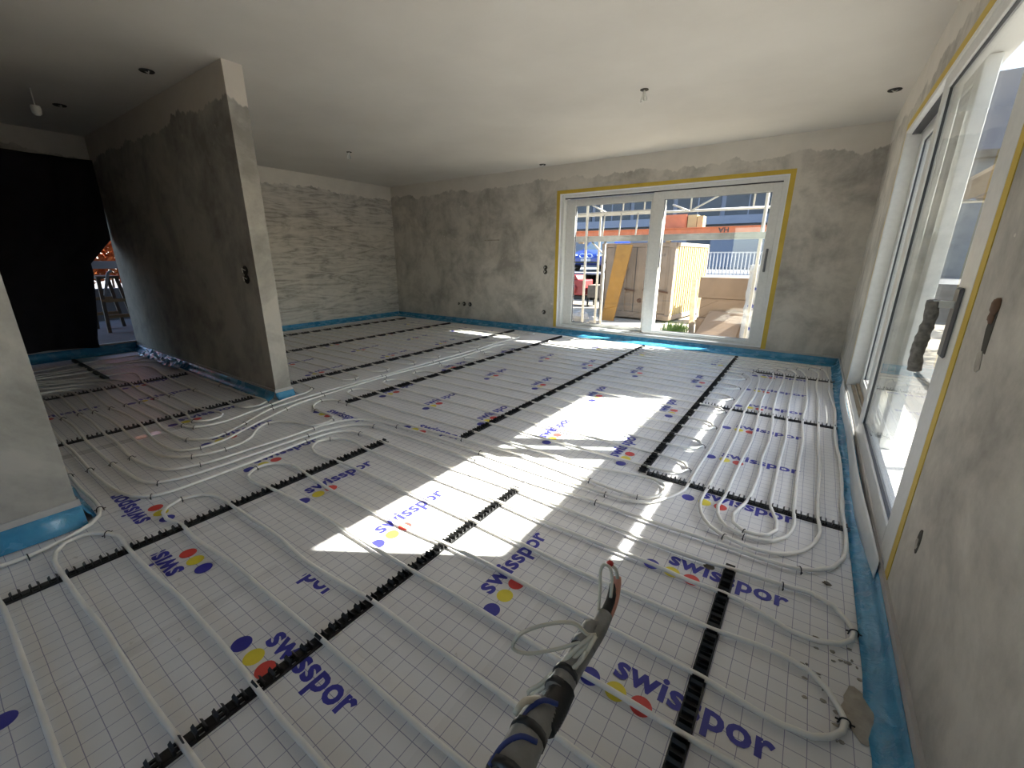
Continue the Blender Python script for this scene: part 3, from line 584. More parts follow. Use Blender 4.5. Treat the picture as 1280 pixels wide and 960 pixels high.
# ================================================================== taped conduit bundle rising in the foreground
bun = tag(empty('conduit_bundle', (-.15, .05, 0)), 'grey taped conduit bundle with loose white cable ends in foreground', 'conduit bundle')
def bp(name, pts, r, mat, seg=14, step=.004, rib=0.0, parent=bun):
    P = spline(pts, step); n = len(P)
    R = [(r[0]+(r[1]-r[0])*i/(n-1) if isinstance(r, tuple) else r)+(rib if i % 2 else 0) for i in range(n)]
    m = MB(); m.tube(P, R, seg); return childof(m.build(name, M[mat], None, True), bun) if parent is bun else m.build(name, M[mat], parent, True)
bp('conduit', [(-.15, .05, .0), (-.15, .07, .35), (-.152, .12, .66), (-.158, .228, .752)], (.022, .0215), 'duct_tape', step=.03)
bp('conduit', [(-.158, .22, .752), (-.164, .274, .749), (-.165, .30, .746)], (.0205, .0175), 'duct_tape', step=.01)
bp('corrugated_conduit', [(-.158, .285, .744), (-.158, .31, .743), (-.16, .335, .743)], .0138, 'conduit', step=.002, rib=.0014)
bp('conduit', [(-.163, .325, .743), (-.164, .36, .743), (-.161, .40, .747)], (.0152, .0128), 'duct_tape', step=.01)
bp('conduit', [(-.161, .395, .747), (-.159, .43, .748), (-.16, .455, .749)], (.0128, .0105), 'duct_tape')
bp('inner_sleeve', [(-.16, .45, .749), (-.162, .48, .757), (-.165, .497, .765)], .0068, 'conduit')
bp('pink_tube', [(-.158, .455, .740), (-.158, .48, .752), (-.162, .50, .768), (-.165, .506, .774)], .0062, 'pink')
for (a, b_, rr_) in (((-.158, .218, .752), (-.159, .226, .752), .0222), ((-.163, .262, .75), (-.164, .27, .75), .0200), ((-.165, .346, .743), (-.165, .354, .743), .0156), ((-.164, .326, .743), (-.164, .334, .743), .0158)):
    m = MB(); m.tube([a, b_], rr_, 14); childof(m.build('tape_band', M['conduit'], None, True), bun)
m = MB(); rq = random.Random(5)
m.grid(9, 7, lambda u, v: (-.163+.0155*math.cos(v*4.2+1.2), .385+u*.04+.01*v, .748+.0155*math.sin(v*4.2+1.2)+rq.uniform(-.002, .002))); solid(childof(m.build('tape_flap', M['duct_tape'], None, True), bun), .0012, 0)
for (z0, yy) in ((.020, .245), (.0175, .29)):
    bp('blue_wire', [(-.158-z0*.8, yy-.03, .752+z0*.62), (-.162-z0*.5, yy-.01, .75+z0*.9), (-.162, yy+.004, .75+z0*1.05), (-.162+z0*.7, yy+.012, .75+z0*.75)], .0028, 'blue_cable', 6)
bp('loose_cable', [(-.150, .40, .770), (-.159, .397, .767), (-.176, .39, .781), (-.209, .366, .778), (-.231, .346, .765), (-.234, .34, .750), (-.22, .347, .744), (-.192, .368, .748), (-.165, .39, .758), (-.152, .40, .764)], .0024, 'cable', 8)
bp('loose_cable', [(-.165, .43, .735), (-.170, .454, .745), (-.174, .466, .774), (-.178, .474, .802), (-.176, .478, .809), (-.169, .482, .806), (-.163, .48, .79), (-.160, .472, .766)], .0022, 'cable', 8)
bp('loose_cable', [(-.174, .497, .797), (-.167, .502, .790), (-.162, .501, .776)], .0026, 'cable', 8)
bp('cable_cap', [(-.171, .493, .803), (-.176, .498, .797)], .0042, 'red_cap', 8)
bp('loose_cable', [(-.149, .392, .778), (-.160, .373, .770), (-.175, .354, .748), (-.190, .336, .727), (-.201, .325, .717), (-.199, .322, .714), (-.195, .326, .716), (-.177, .348, .735), (-.160, .371, .760), (-.150, .384, .774)], .0026, 'cable', 8)
bp('loose_cable', [(-.145, .388, .782), (-.152, .363, .763), (-.169, .344, .742), (-.183, .326, .722), (-.182, .323, .719), (-.179, .328, .722), (-.161, .351, .745), (-.149, .371, .772)], .0026, 'cable', 8)
bp('loose_cable', [(-.168, .30, .758), (-.172, .288, .768), (-.176, .276, .775), (-.178, .262, .772)], .0035, 'cable', 8)
bp('bare_wire', [(-.183, .336, .726), (-.186, .326, .716), (-.190, .318, .708), (-.187, .312, .703)], .0011, 'rust', 5)
bp('bare_wire', [(-.178, .342, .732), (-.184, .340, .722), (-.181, .331, .716), (-.185, .322, .706)], .0011, 'rust', 5)

# ================================================================== wall and ceiling fittings
def ring(name, c, axis, label, r=.032, double=True):
    root = tag(empty(name, c), label, 'socket box')
    ax = Vector(axis); u = Vector((0, 0, 1)); w = ax.cross(u)
    for j in range(2 if double else 1):
        cc = u*(.035-.07*j if double else 0); m = MB()
        P = [cc+(u*math.cos(t)+w*math.sin(t))*r for t in [2*math.pi*i/14 for i in range(15)]]
        m.tube([p+ax*.003 for p in P], .006, 6); m.build('box_rim', M['socket'], root, True)
        m = MB(); m.prism([cc+(u*math.cos(t)+w*math.sin(t))*(r-.004) for t in [2*math.pi*i/12 for i in range(12)]], ax*.002); m.build('box_opening', M['dark_recess'], root)
        m = MB(); m.tube([cc+ax*.004, cc+ax*.03+u*.02, cc+ax*.02-u*.015+w*.012], .004, 6); m.build('wire_end', M['wire_white'], root, True)
    return root
ring('socket_box', (-3.71, YB-.002, 1.02), (0, -1, 0), 'double socket box on the back wall left of window, mid height')
ring('socket_box', (-3.72, YB-.002, .32), (0, -1, 0), 'single socket box low on back wall left of window', .03, False)
ring('socket_box', (-3.92, PY1-.002, 1.07), (0, -1, 0), 'dark double socket box on the partition near its end', .034)
for (x, lab) in ((-5.66, 'leftmost of three small socket boxes low on back wall'), (-5.52, 'middle of three small socket boxes low on back wall'), (-5.37, 'rightmost of three small socket boxes low on back wall')):
    ring('socket_box', (x, YB-.002, .345), (0, -1, 0), lab, .035 if x > -5.6 else .02, False)
# chased slot with brown conduit stub on the right wall
root = tag(empty('wall_slot', (XR, 1.62, 1.04)), 'narrow chased slot with brown conduit stub in right wall', 'wall slot')
m = MB(); m.prism([(0, .018, .06), (0, .028, .0), (0, .01, -.06), (0, -.022, -.06), (0, -.02, .06)], (-.0015, 0, 0)); m.build('slot_recess', M['dark_recess'], root)
m = MB(); m.blob((-.004, -.006, .062), (.010, .016, .022), 12, 8, .12, random.Random(3)); m.blob((-.003, .004, .034), (.008, .015, .018), 12, 8, .12, random.Random(4)); m.build('conduit_stub', M['brown_stub'], root, True)
m = MB(); rq = random.Random(8); m.prism([(0, .05*math.cos(t)*(.35+.3*rq.random())+.005, -.085+.03*math.sin(t)) for t in [i*.63 for i in range(10)]], (-.002, 0, 0)); m.build('filler_smear', M['mortar'], root)
root = tag(empty('wall_hole', (XR, 1.63, .385)), 'small ragged grey hole low on the right wall', 'wall hole')
m = MB(); m.prism([(0, .022*math.cos(t)*(.7+.5*rq.random()), .045*math.sin(t)*(.8+.3*rq.random())) for t in [i*.52 for i in range(12)]], (-.0015, 0, 0)); m.build('hole_recess', M['dark_recess'], root)
m = MB(); m.blob((-.001, .004, -.015), (.004, .014, .02), 8, 5, .3, rq); m.build('filler_smear', M['mortar'], root)
tag(MB().box(-5.0, -4.66, YB-.004, YB, 1.495, 1.515).build('plaster_groove', M['mortar']), 'short pale horizontal scratch on the back wall', 'scratch')
# ceiling outlets
def outlet(loc, label, drop=.08):
    root = tag(empty('ceiling_outlet', loc), label, 'ceiling outlet')
    m = MB(); m.tube([(0, 0, -.004), (0, 0, 0)], .035, 14); m.build('outlet_box', M['dark_recess'], root)
    for j, (dx, dy) in enumerate(((.015, 0), (-.018, .01), (0, -.02))):
        m = MB(); m.tube(spline([(0, 0, 0), (dx, dy, -drop*.5), (dx*1.8, dy*1.8, -drop), (dx*.6, dy*.3, -drop*1.05), (dx*.2, -dy*.2, -drop*.4)], .01), .0045, 6); m.build('wire_loop', M['wire_white'], root, True)
outlet((-1.45, 4.02, HC), 'ceiling outlet with curled wires above the middle field')
outlet((-5.47, 3.97, HC), 'ceiling outlet with white wires above the left field')
root = tag(empty('lamp_socket', (-5.72, 1.06, HC)), 'white lamp socket hanging on a wire from dim hall ceiling', 'lamp socket')
m = MB(); m.tube([(0, 0, 0), (.005, 0, -.14)], .004, 6); m.build('wire', M['wire_white'], root, True)
m = MB(); m.tube([(.005, 0, -.13), (.005, 0, -.15), (.005, 0, -.19), (.005, 0, -.205)], [.03, .034, .03, .015], 12); m.build('socket_body', M['wire_white'], root, True)
for (x, y, rz, lab) in ((-4.46, 1.5, .3, 'dark oval ceiling recess beside the partition top'), (.28, 5.2, .1, 'dark oval ceiling recess above back right corner'), (-3.71, 6.12, 0, 'small dark ceiling recess above the window tape corner'), (-6.1, 1.3, .2, 'dark ceiling recess above the black curtain')):
    root = tag(empty('ceiling_recess', (x, y, HC), rz), lab, 'ceiling recess')
    m = MB(); m.tube([(0, 0, -.003), (0, 0, .0)], .042, 16); m.build('recess_opening', M['dark_recess'], root)
    m = MB(); P = [(.044*math.cos(t), .044*math.sin(t), -.003) for t in [2*math.pi*i/16 for i in range(17)]]; m.tube(P, .006, 6); m.build('recess_rim', M['socket'], root, True)
    m = MB(); m.tube([(-.02, 0, 0), (.0, .01, -.014), (.022, 0, -.004)], .005, 6); m.build('wire_end', M['wire_white'], root, True)

# black curtain --------------------------------------------------------
def cur_y(v):     # right-hand hem of the curtain against height (v = 0 bottom, 1 top)
    z = .10+v*2.16
    if z > 1.34: return 1.722
    if z > 1.14: return 1.52+.17*(z-1.14)/.20
    return 1.34+.14*min(1, max(0, (z-.2)/.8))
m = MB()
m.grid(70, 40, lambda u, v: (XL+.045+.018*math.sin(u*34+.8*math.sin(v*5))+.01*math.sin(u*13), -.15+u*(cur_y(v)+.15)+.008*math.sin(v*9), .105+v*2.21-(.02*math.sin(u*7) if v < .02 else 0)))
tag(solid(m.build('curtain', M['curtain'], None, True), .004, 0), 'black cloth curtain closing the hall opening', 'curtain')
# mortar splash on the floor by the right wall
m = MB(); rq = random.Random(21)
N = 30; V = [(.318, 1.27, .012)]+[(.318+(.058+.008*math.sin(i*.84)+rq.uniform(-.004, .004))*math.cos(2*math.pi*i/N), 1.27+(.085+.012*math.sin(i*.63+1)+rq.uniform(-.005, .005))*math.sin(2*math.pi*i/N), .0012) for i in range(N)]
m.add(V, [(0, 1+i, 1+(i+1) % N) for i in range(N)]); tag(m.build('mortar_splash', M['mortar'], None, True), 'dried grey mortar splash on foil beside the right wall', 'mortar splash')
for (x, y, s_, lab) in ((.205, 1.49, .016, 'largest dirt crumb near the right hairpin pipe'), (.235, 1.82, .014, 'dirt crumb beside the outer pipe bend'), (-.16, 1.655, .02, 'brown dirt smudge at the near rail end')):
    m = MB(); m.blob((x, y, .002), (s_, s_*.8, .003), 8, 4, .35, rq); tag(m.build('dirt_crumb', M['wood_grey']), lab, 'dirt')
m = MB(); rq = random.Random(17)
for i in range(46):
    a = rq.uniform(0, 6.283); q = rq.uniform(.07, .2); m.blob((.29+q*.55*math.cos(a)-.02, 1.33+q*math.sin(a), .001), (rq.uniform(.003, .009), rq.uniform(.003, .008), .0025), 6, 4, .3, rq)
tag(m.build('mortar_crumbs', M['mortar']), 'loose mortar crumbs scattered round the mortar splash', 'mortar crumbs', kind='stuff')
m = MB(); m.grid(12, 5, lambda u, v: (-3.86+u*.26, 5.74+v*.07+.03*u, .01+.03*abs(math.sin(u*9+v*2))))  # white sheet put here for the glints of sunlit pipe ends
tag(solid(m.build('pipe_glints', M['white_film'], None, True), .001, 0), 'crumpled white sheet standing in for sun glints on pipe ends', 'glint sheet')

# ================================================================== outside the back window
b = MB(); b.box(-30, 16, YB+.33, 15.2, ZO-.3, ZO); struct('ground_yard', b, M['gravel'], 'sunlit pale gravel yard behind the window', 'ground')
b = MB(); b.box(-45, 30, 15.2, 70, ZO-.3, .60); struct('ground_street', b, M['asphalt'], 'raised street level behind the yard', 'ground')
b = MB(); b.box(XR+.35, 16, -8, YB+.33, ZO-.3, -.06); struct('ground_terrace', b, M['paving'], 'concrete terrace outside the glass door', 'ground')
b = MB(); b.box(-30, XL-.25, -10, 15.2, ZO-.3, .03); struct('ground_side', b, M['asphalt'], 'dusty paved ground outside the curtain opening', 'ground')
b = MB(); b.box(XL-.25, XR+.35, -12, -3.0, ZO-.3, ZO+.1); struct('ground_rear', b, M['gravel'], 'gravel strip behind the house', 'ground')
# shipping container
ct = tag(empty('shipping_container', (-2.84, 10.88, ZO), -.105), 'beige steel shipping container with double doors in the yard', 'container')
W, D_, HT = 1.98, 2.5, 1.92
m = MB()
for (x0, x1) in ((-W, -W+.12), (-.12, 0)): m.box(x0, x1, 0, .10, .05, HT)
m.box(-W, 0, 0, .10, HT-.10, HT); m.box(-W, 0, 0, .10, .05, .20); m.box(-W, 0, D_-.1, D_, .05, HT); m.box(-.08, 0, .1, D_, HT-.09, HT); m.box(-.08, 0, .1, D_, .05, .17)
bevel(m.build('container_frame', M['container'], ct), .008)
m = MB(); n = 15
for i in range(n):
    y0 = .10+(D_-.2)*i/n; dy = (D_-.2)/n
    m.prism([(-.05, y0, .17), (-.05, y0+dy*.3, .17), (-.018, y0+dy*.42, .17), (-.018, y0+dy*.88, .17), (-.05, y0+dy, .17), (-.07, y0+dy, .17), (-.07, y0, .17)], (0, 0, HT-.26))
m.build('corrugated_side', M['container_side'], ct)
m = MB(); m.box(-W+.02, -.02, .05, D_-.05, HT-.04, HT-.01); m.box(-W, -W+.05, .1, D_-.1, .1, HT-.05); m.build('container_roof', M['container'], ct)
for k_, (x0, x1) in enumerate(((-W+.13, -W/2-.012), (-W/2+.012, -.13))):
    m = MB(); m.box(x0, x1, .025, .055, .21, HT-.11)
    for q in range(3): zz = .21+(HT-.32)*(q+.5)/3; m.box(x0+.06, x1-.06, .016, .026, zz-.2, zz+.2)
    dr = m.build('container_door', M['container'], ct)
    for q in (.28, .72):
        xb = x0+(x1-x0)*q; mm = MB(); mm.tube([(xb, .005, .14), (xb, .005, HT-.05)], .017, 8)
        for zz in (.2, .75, 1.3, HT-.16): mm.box(xb-.04, xb+.04, -.01, .03, zz-.03, zz+.03)
        lb = mm.build('locking_bar', M['container'], dr)
        mm = MB(); mm.bar((xb, -.012, .78), (xb+.28, -.012, .74), .02, .04); mm.build('bar_handle', M['rust'], lb)
    for (zx, zz, s_) in ((.2, .5, .07), (.6, .95, .06), (.4, .32, .09)):
        rq = random.Random(int(zz*100)+k_); mm = MB(); xb = x0+(x1-x0)*zx
        mm.prism([(xb+s_*math.cos(t)*(.6+.6*rq.random()), .0155, zz+s_*math.sin(t)*(.6+.6*rq.random())) for t in [i*.785 for i in range(8)]], (0, -.002, 0)); mm.build('rust_patch', M['rust'], dr)
m = MB(); m.box(-W/2-.012, -W/2+.012, .03, .06, .2, HT-.1); m.box(-W+.12, -.12, .03, .06, HT-.112, HT-.098); m.box(-.132, -.118, .03, .06, .2, HT-.1); m.build('door_gap', M['frame_dark'], ct)
tv, tf = text_mesh('000228-0', .34, .01)
m = MB(); m.add([(-.58+a, .0145, 1.60+c) for a, c, _ in tv], tf); m.build('painted_number', M['frame_dark'], ct)
m = MB()
for (x, z) in ((-W, .05), (-.16, .05), (-W, HT-.12), (-.16, HT-.12)): m.box(x, x+.16, -.012, .14, z, z+.12)
bevel(m.build('corner_casting', M['container'], ct), .01)
# ochre formwork board leaning at the container
m = MB(); m.prism([(-4.42, 10.40, ZO), (-4.10, 10.43, ZO), (-3.86, 10.74, 1.52), (-4.26, 10.74, 1.52)], (0, .04, .005))
tag(m.build('formwork_board', M['plank']), 'tall ochre formwork board leaning against the container', 'board')
# orange steel beam on the container
ob = tag(empty('orange_beam', (-1.0, 10.86, 1.60)), 'long orange steel beam lying across the container roof', 'beam')
m = MB(); m.box(-5.6, .2, 0, .14, .11, .27); m.box(-5.6, .2, -.05, .19, .095, .11); m.box(-5.6, .2, -.05, .19, .27, .285); m.build('beam_body', M['orange'], ob)
tv, tf = text_mesh('HA', .22, .03)
m = MB(); m.add([(-.75-a, -.003, .26-c*.9) for a, c, _ in tv], [q[::-1] for q in tf]); m.build('painted_letters', M['frame_dark'], ob)
m = MB(); m.box(-4.4, -4.3, 0, .14, -.03, .10); m.box(-2.1, -2.0, 0, .14, -.03, .10); m.build('timber_block', M['wood'], ob)
m = MB(); m.box(-3.35, -2.72, 11.08, 11.5, 1.89, 2.16); m.box(-3.35, -2.72, 11.07, 11.09, 2.16, 2.20); m.box(-2.90, -2.74, 11.06, 11.08, 1.91, 2.12)
tag(m.build('brown_crate', M['orange']), 'brown orange crate sitting above the orange beam', 'crate')
m = MB(); rq = random.Random(2); m.box(-2.70, -2.50, 11.1, 11.4, 1.89, 2.18); m.box(-2.49, -2.36, 11.1, 11.4, 1.89, 2.15)
tag(m.build('insulation_block', M['container_side']), 'pale yellow insulation blocks beside the brown crate', 'insulation')
# scaffold in front of the window
sf_ = tag(empty('scaffold', (-2.2, 7.5, ZO)), 'galvanised tube scaffold standing outside the back window', 'scaffold')
def sp(name, a, b_, r, mat='tube_white'):
    m = MB(); m.tube([a, b_], r, 8); return childof(m.build(name, M[mat], None, True), sf_)
for (x, y, z1) in ((-3.55, 7.45, 4.6), (-.76, 7.5, 4.6), (-.70, 7.95, 4.6), (-3.60, 8.15, 4.6), (-6.6, 7.45, 4.6), (-6.6, 8.15, 4.6)): sp('standard', (x, y, ZO), (x, y, z1), .024)
sp('standard', (-3.2, 7.5, ZO), (-3.2, 7.5, 1.5), .022)
m = MB(); m.box(-6.7, -.55, 7.46, 7.50, 1.50, 1.575); m.box(-6.7, -.55, 7.44, 7.52, 1.575, 1.585); m.box(-6.7, -.55, 7.44, 7.52, 1.49, 1.50); childof(m.build('ledger_beam', M['steel'], None), sf_)
sp('guard_rail', (-6.7, 8.15, 2.02), (-.5, 8.15, 1.98), .02); sp('guard_rail', (-6.7, 7.44, 2.95), (-.5, 7.44, 2.95), .02)
sp('ladder_rail', (-3.95, 7.62, 1.98), (-2.46, 7.62, 1.975), .024)
for x in (-3.61, -3.29, -2.98, -2.68): sp('ladder_rung', (x, 7.62, 1.97), (x, 7.56, 1.57), .014)
sp('diagonal_brace', (-1.36, 8.1, 2.28), (-1.95, 8.1, 1.98), .014); sp('diagonal_brace', (-3.9, 8.1, 2.25), (-3.4, 8.1, 2.0), .014); sp('diagonal_brace', (-2.25, 8.1, 2.10), (-1.95, 8.1, 1.98), .014)
sp('diagonal_brace', (-3.45, 7.5, 1.48), (-3.2, 7.5, 1.25), .016)
for x in (-3.15, -2.75, -1.95, -1.0): sp('upright', (x, 8.12, 2.0), (x, 8.12, 4.4), .013)
for j in range(3):
    m = MB(); m.box(-6.8, -.5, 7.02+j*.34, 7.34+j*.34, 2.44, 2.485); childof(m.build('deck_plank', M['wood_grey'], None), sf_)
for x in (-6.6, -3.55, -.76): sp('transom', (x, 7.0, 2.42), (x, 8.2, 2.42), .02)
# stacked boards and film-wrapped pack
for j, (dx, dy, h, lab) in enumerate(((0, 0, .42, 'lowest beige board pack of the stack outside'), (.03, .04, .38, 'middle beige board pack of the stack outside'), (-.02, .02, .40, 'topmost beige board pack of the stack outside'))):
    z0 = ZO+(0, .424, .808)[j]
    m = MB(); m.box(-1.84+dx, -.98+dx, 9.12+dy, 9.95+dy, z0, z0+h); bevel(tag(m.build('board_pack', M['card']), lab, 'board pack'), .012, 2)
m = MB(); m.prism([(-1.80, 8.62, ZO), (-1.05, 8.62, ZO), (-1.0, 9.08, .22), (-1.6, 9.08, .22)], (0, .02, -.008)); tag(m.build('leaning_board', M['card']), 'flat beige board leaning against the board stack', 'board')
m = MB(); m.prism([(-2.05, 9.55, ZO), (-1.96, 9.55, ZO), (-2.30, 10.9, .72), (-2.40, 10.9, .72)], (.015, .03, 0)); tag(m.build('timber_plank', M['wood']), 'raw timber plank leaning on the container side', 'plank')
m = MB(); m.prism([(-1.92, 10.02, ZO), (-1.86, 10.02, ZO), (-2.28, 11.3, .50), (-2.35, 11.3, .50)], (.015, .03, 0)); tag(m.build('timber_plank', M['wood']), 'thinner raw plank crossing behind the leaning plank', 'plank')
wp = tag(empty('wrapped_pack', (-.83, 8.85, ZO)), 'tall pack in white film with blue print beside scaffold', 'wrapped pack')
m = MB(); rq = random.Random(6); m.grid(14, 16, lambda u, v: (.16*math.cos(u*6.283)+rq.uniform(-.012, .012), .2*math.sin(u*6.283)+rq.uniform(-.012, .012), v*1.45)); m.build('film_wrap', M['white_out_film'], wp)
for (z, s_) in ((.35, .05), (.75, .06), (1.05, .05)):
    m = MB(); m.prism([(-.03+s_*math.cos(t), -.205, z+s_*.6*math.sin(t)) for t in [i*.785 for i in range(8)]], (0, -.012, 0)); m.build('blue_print', M['car_blue'], wp)
m = MB(); m.tube([(0, 0, 1.44), (0, 0, 1.452)], .15, 12); m.build('top_cap', M['white_out_film'], wp)
# weathered pallet boards behind
pl = tag(empty('pallet_stack', (-2.2, 11.6, ZO)), 'weathered grey pallets standing beyond the container side', 'pallets')
for j in range(7):
    m = MB(); m.box(-.02+j*.12, .08+j*.12, 0, .05, 0, 1.0); m.build('board', M['wood_grey'], pl)
m = MB(); m.box(-.02, .80, .05, .5, .08, .92); m.build('pallet_core', M['wood_grey'], pl)
# grass tuft
m = MB(); rq = random.Random(13)
for i in range(260):
    x = max(-2.62, min(-2.12, rq.gauss(-2.35, .13))); y = max(9.2, min(10.3, rq.gauss(9.75, .22))); h = rq.uniform(.08, .26); dx = rq.uniform(-.07, .07); dy = rq.uniform(-.07, .07)
    m.add([(x-.008, y, ZO), (x+.008, y, ZO), (x+dx, y+dy, ZO+h)], [(0, 1, 2)])
tag(m.build('grass_tuft', M['grass']), 'green grass tuft in front of the container corner', 'grass', kind='stuff')
# rubble sacks
for (x, y, s_, lab) in ((-4.70, 9.72, .18, 'crumpled pale sack lying left of the ochre board'), (-4.22, 9.55, .13, 'smaller crumpled grey sack near the scaffold foot'), (-5.22, 9.95, .17, 'pale rubble bag at the left window edge')):
    m = MB(); m.blob((x, y, ZO+s_*.75), (s_*1.2, s_, s_*.8), 10, 7, .16, rq); tag(m.build('rubble_sack', M['sack']), lab, 'sack')
# red site machine
rm = tag(empty('site_machine', (-6.55, 13.4, ZO)), 'red site machine on a dark frame at left window edge', 'machine')
m = MB(); m.box(-.45, .35, -.3, .3, .35, .85); m.prism([(-.45, -.3, .85), (.1, -.3, .85), (.0, -.3, 1.0), (-.4, -.3, 1.0)], (0, .6, 0)); bevel(m.build('machine_body', M['machine_red'], rm), .03, 2)
m = MB(); m.box(-.55, .5, -.28, -.22, .22, .32); m.box(-.55, .5, .22, .28, .22, .32)
for x in (-.5, .42): m.box(x, x+.05, -.28, -.22, 0, .25); m.box(x, x+.05, .22, .28, 0, .25)
m.build('machine_frame', M['tyre'], rm)
m = MB(); m.tube([(-.1, -.33, .55), (-.1, -.30, .55)], .16, 16); m.build('cover_disc', M['machine_red'], rm, True)
m = MB(); m.box(.45, .9, -.3, .3, .3, .7); m.build('grey_hopper', M['wood_grey'], rm)
# blue car on the street
car = tag(empty('car', (-8.55, 18.0, .60)), 'blue car parked front-on behind the scaffold', 'car')
m = MB()
secs = [(0, .35, .62, .80), (.15, .28, .78, .88), (.9, .24, .92, .92), (1.35, .24, .98, .93), (2.6, .24, 1.0, .94), (4.2, .28, .95, .90), (4.4, .4, .8, .82)]
rings = []
for (y, z0, z1, hw) in secs: rings.append([(-hw, y, z0), (hw, y, z0), (hw, y, (z0+z1)/2), (hw*.9, y, z1), (-hw*.9, y, z1), (-hw, y, (z0+z1)/2)])
V = [p for r_ in rings for p in r_]; Fs = [(i*6+k, i*6+(k+1) % 6, (i+1)*6+(k+1) % 6, (i+1)*6+k) for i in range(len(secs)-1) for k in range(6)]+[tuple(range(6))[::-1], tuple(range(36, 42))]
m.add(V, Fs); bevel(m.build('car_body', M['car_blue'], car), .05, 2)
m = MB(); m.add([(-.78, 1.25, .94), (.78, 1.25, .94), (.62, 1.95, 1.42), (-.62, 1.95, 1.42), (-.62, 3.5, 1.42), (.62, 3.5, 1.42), (.75, 4.2, .94), (-.75, 4.2, .94)], [(0, 1, 2, 3), (3, 2, 5, 4), (4, 5, 6, 7), (0, 3, 4, 7), (1, 6, 5, 2)]); m.build('cabin', M['car_blue'], car)
m = MB(); m.add([(-.70, 1.26, .96), (.70, 1.26, .96), (.57, 1.90, 1.39), (-.57, 1.90, 1.39)], [(0, 1, 2, 3)]); o = m.build('windscreen', M['car_glass'], car, False, (0, -.012, .008))
for x in (-.62, .62):
    m = MB(); m.blob((x, .10, .70), (.17, .10, .065), 10, 6); m.build('headlight', M['chrome'], car, True)
    for y in (.85, 3.5):
        m = MB(); m.tube([(x*1.42-.1*(1 if x > 0 else -1), y, .30), (x*1.42, y, .30)], .31, 16); m.build('wheel', M['tyre'], car, True)
for x in (-.17, .17):
    m = MB(); P = [(x+.13*math.cos(t), -.012+.05*0, .68+.085*math.sin(t)) for t in [2*math.pi*i/14 for i in range(15)]]; m.tube(P, .014, 6); m.build('grille_ring', M['chrome'], car, True)
m = MB(); m.box(-.24, .24, -.03, -.01, .45, .55); m.build('number_plate', M['white_out'], car)
m = MB(); m.box(-.7, .7, -.005, .03, .36, .44); m.build('lower_grille', M['tyre'], car)
# white picket fence on the low wall
fc = tag(empty('picket_fence', (-3.35, 15.45, .60)), 'white bar fence on the low wall at the street', 'fence')
m = MB(); m.box(-14, -3.5, 15.2, 15.5, ZO, .66); m.box(-3.5, 2.5, 15.2, 15.5, ZO, .66); o = m.build('kerb_wall', M['lilac_wall']); tag(o, 'low pale retaining wall at the edge of the street', 'low wall', kind='structure')
m = MB(); m.box(0, 2.6, -.015, .015, .10, .14); m.box(0, 2.6, -.015, .015, .76, .80); m.build('fence_rail', M['white_out'], fc)
for j in range(25):
    m = MB(); m.box(j*.104, j*.104+.032, -.03, -.014, .08, .80); m.build('fence_bar', M['white_out'], fc)
# building across the street
bd = tag(empty('building', (-10, 32, .6)), 'pale lilac building with dark window bands across the street', 'building')
m = MB(); m.box(-22, 22, 0, 8, 0, 3.2); m.box(-22, 22, -.1, 8, 4.9, 9); m.box(-22, 22, .4, 8, 3.2, 4.9); m.build('facade', M['lilac_wall'], bd)
for j in range(14):
    x = -20+j*3.05
    m = MB(); m.box(x, x+2.75, .30, .42, 3.25, 4.85); wn = m.build('window', M['win_dark'], bd)
    m = MB(); m.box(x+1.34, x+1.41, .26, .31, 3.25, 4.85); m.build('mullion', M['lilac_wall'], wn)
m = MB(); m.box(-22, 22, -.35, .42, 2.72, 3.22); m.build('balcony_slab', M['lilac_wall'], bd)
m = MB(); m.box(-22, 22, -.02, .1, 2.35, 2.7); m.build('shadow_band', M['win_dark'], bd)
for j in range(6):
    x = -16+j*6.1; m = MB(); m.box(x, x+1.5, -.03, .1, .1, 1.9); m.build('ground_floor_window', M['win_dark'], bd)

# ================================================================== outside the glass door
s2 = tag(empty('scaffold', (1.6, 4.0, -.06)), 'scaffold platform outside the glass door on the right', 'scaffold')
for (x0, x1) in ((1.137, 1.505), (1.565, 1.93), (1.935, 2.28)):
    m = MB(); m.box(x0, x1, .2, 8.6, 1.985, 2.025); childof(m.build('deck_plank', M['wood_grey'], None), s2)
for y in (.3, 3.3, 8.5):
    for x in (1.12, 2.32):
        m = MB(); m.tube([(x, y, -.06), (x, y, 1.97)], .024, 8); childof(m.build('standard', M['tube_white'], None, True), s2)
    m = MB(); m.tube([(1.08, y, 1.955), (2.36, y, 1.955)], .024, 8); childof(m.build('transom', M['steel'], None, True), s2)
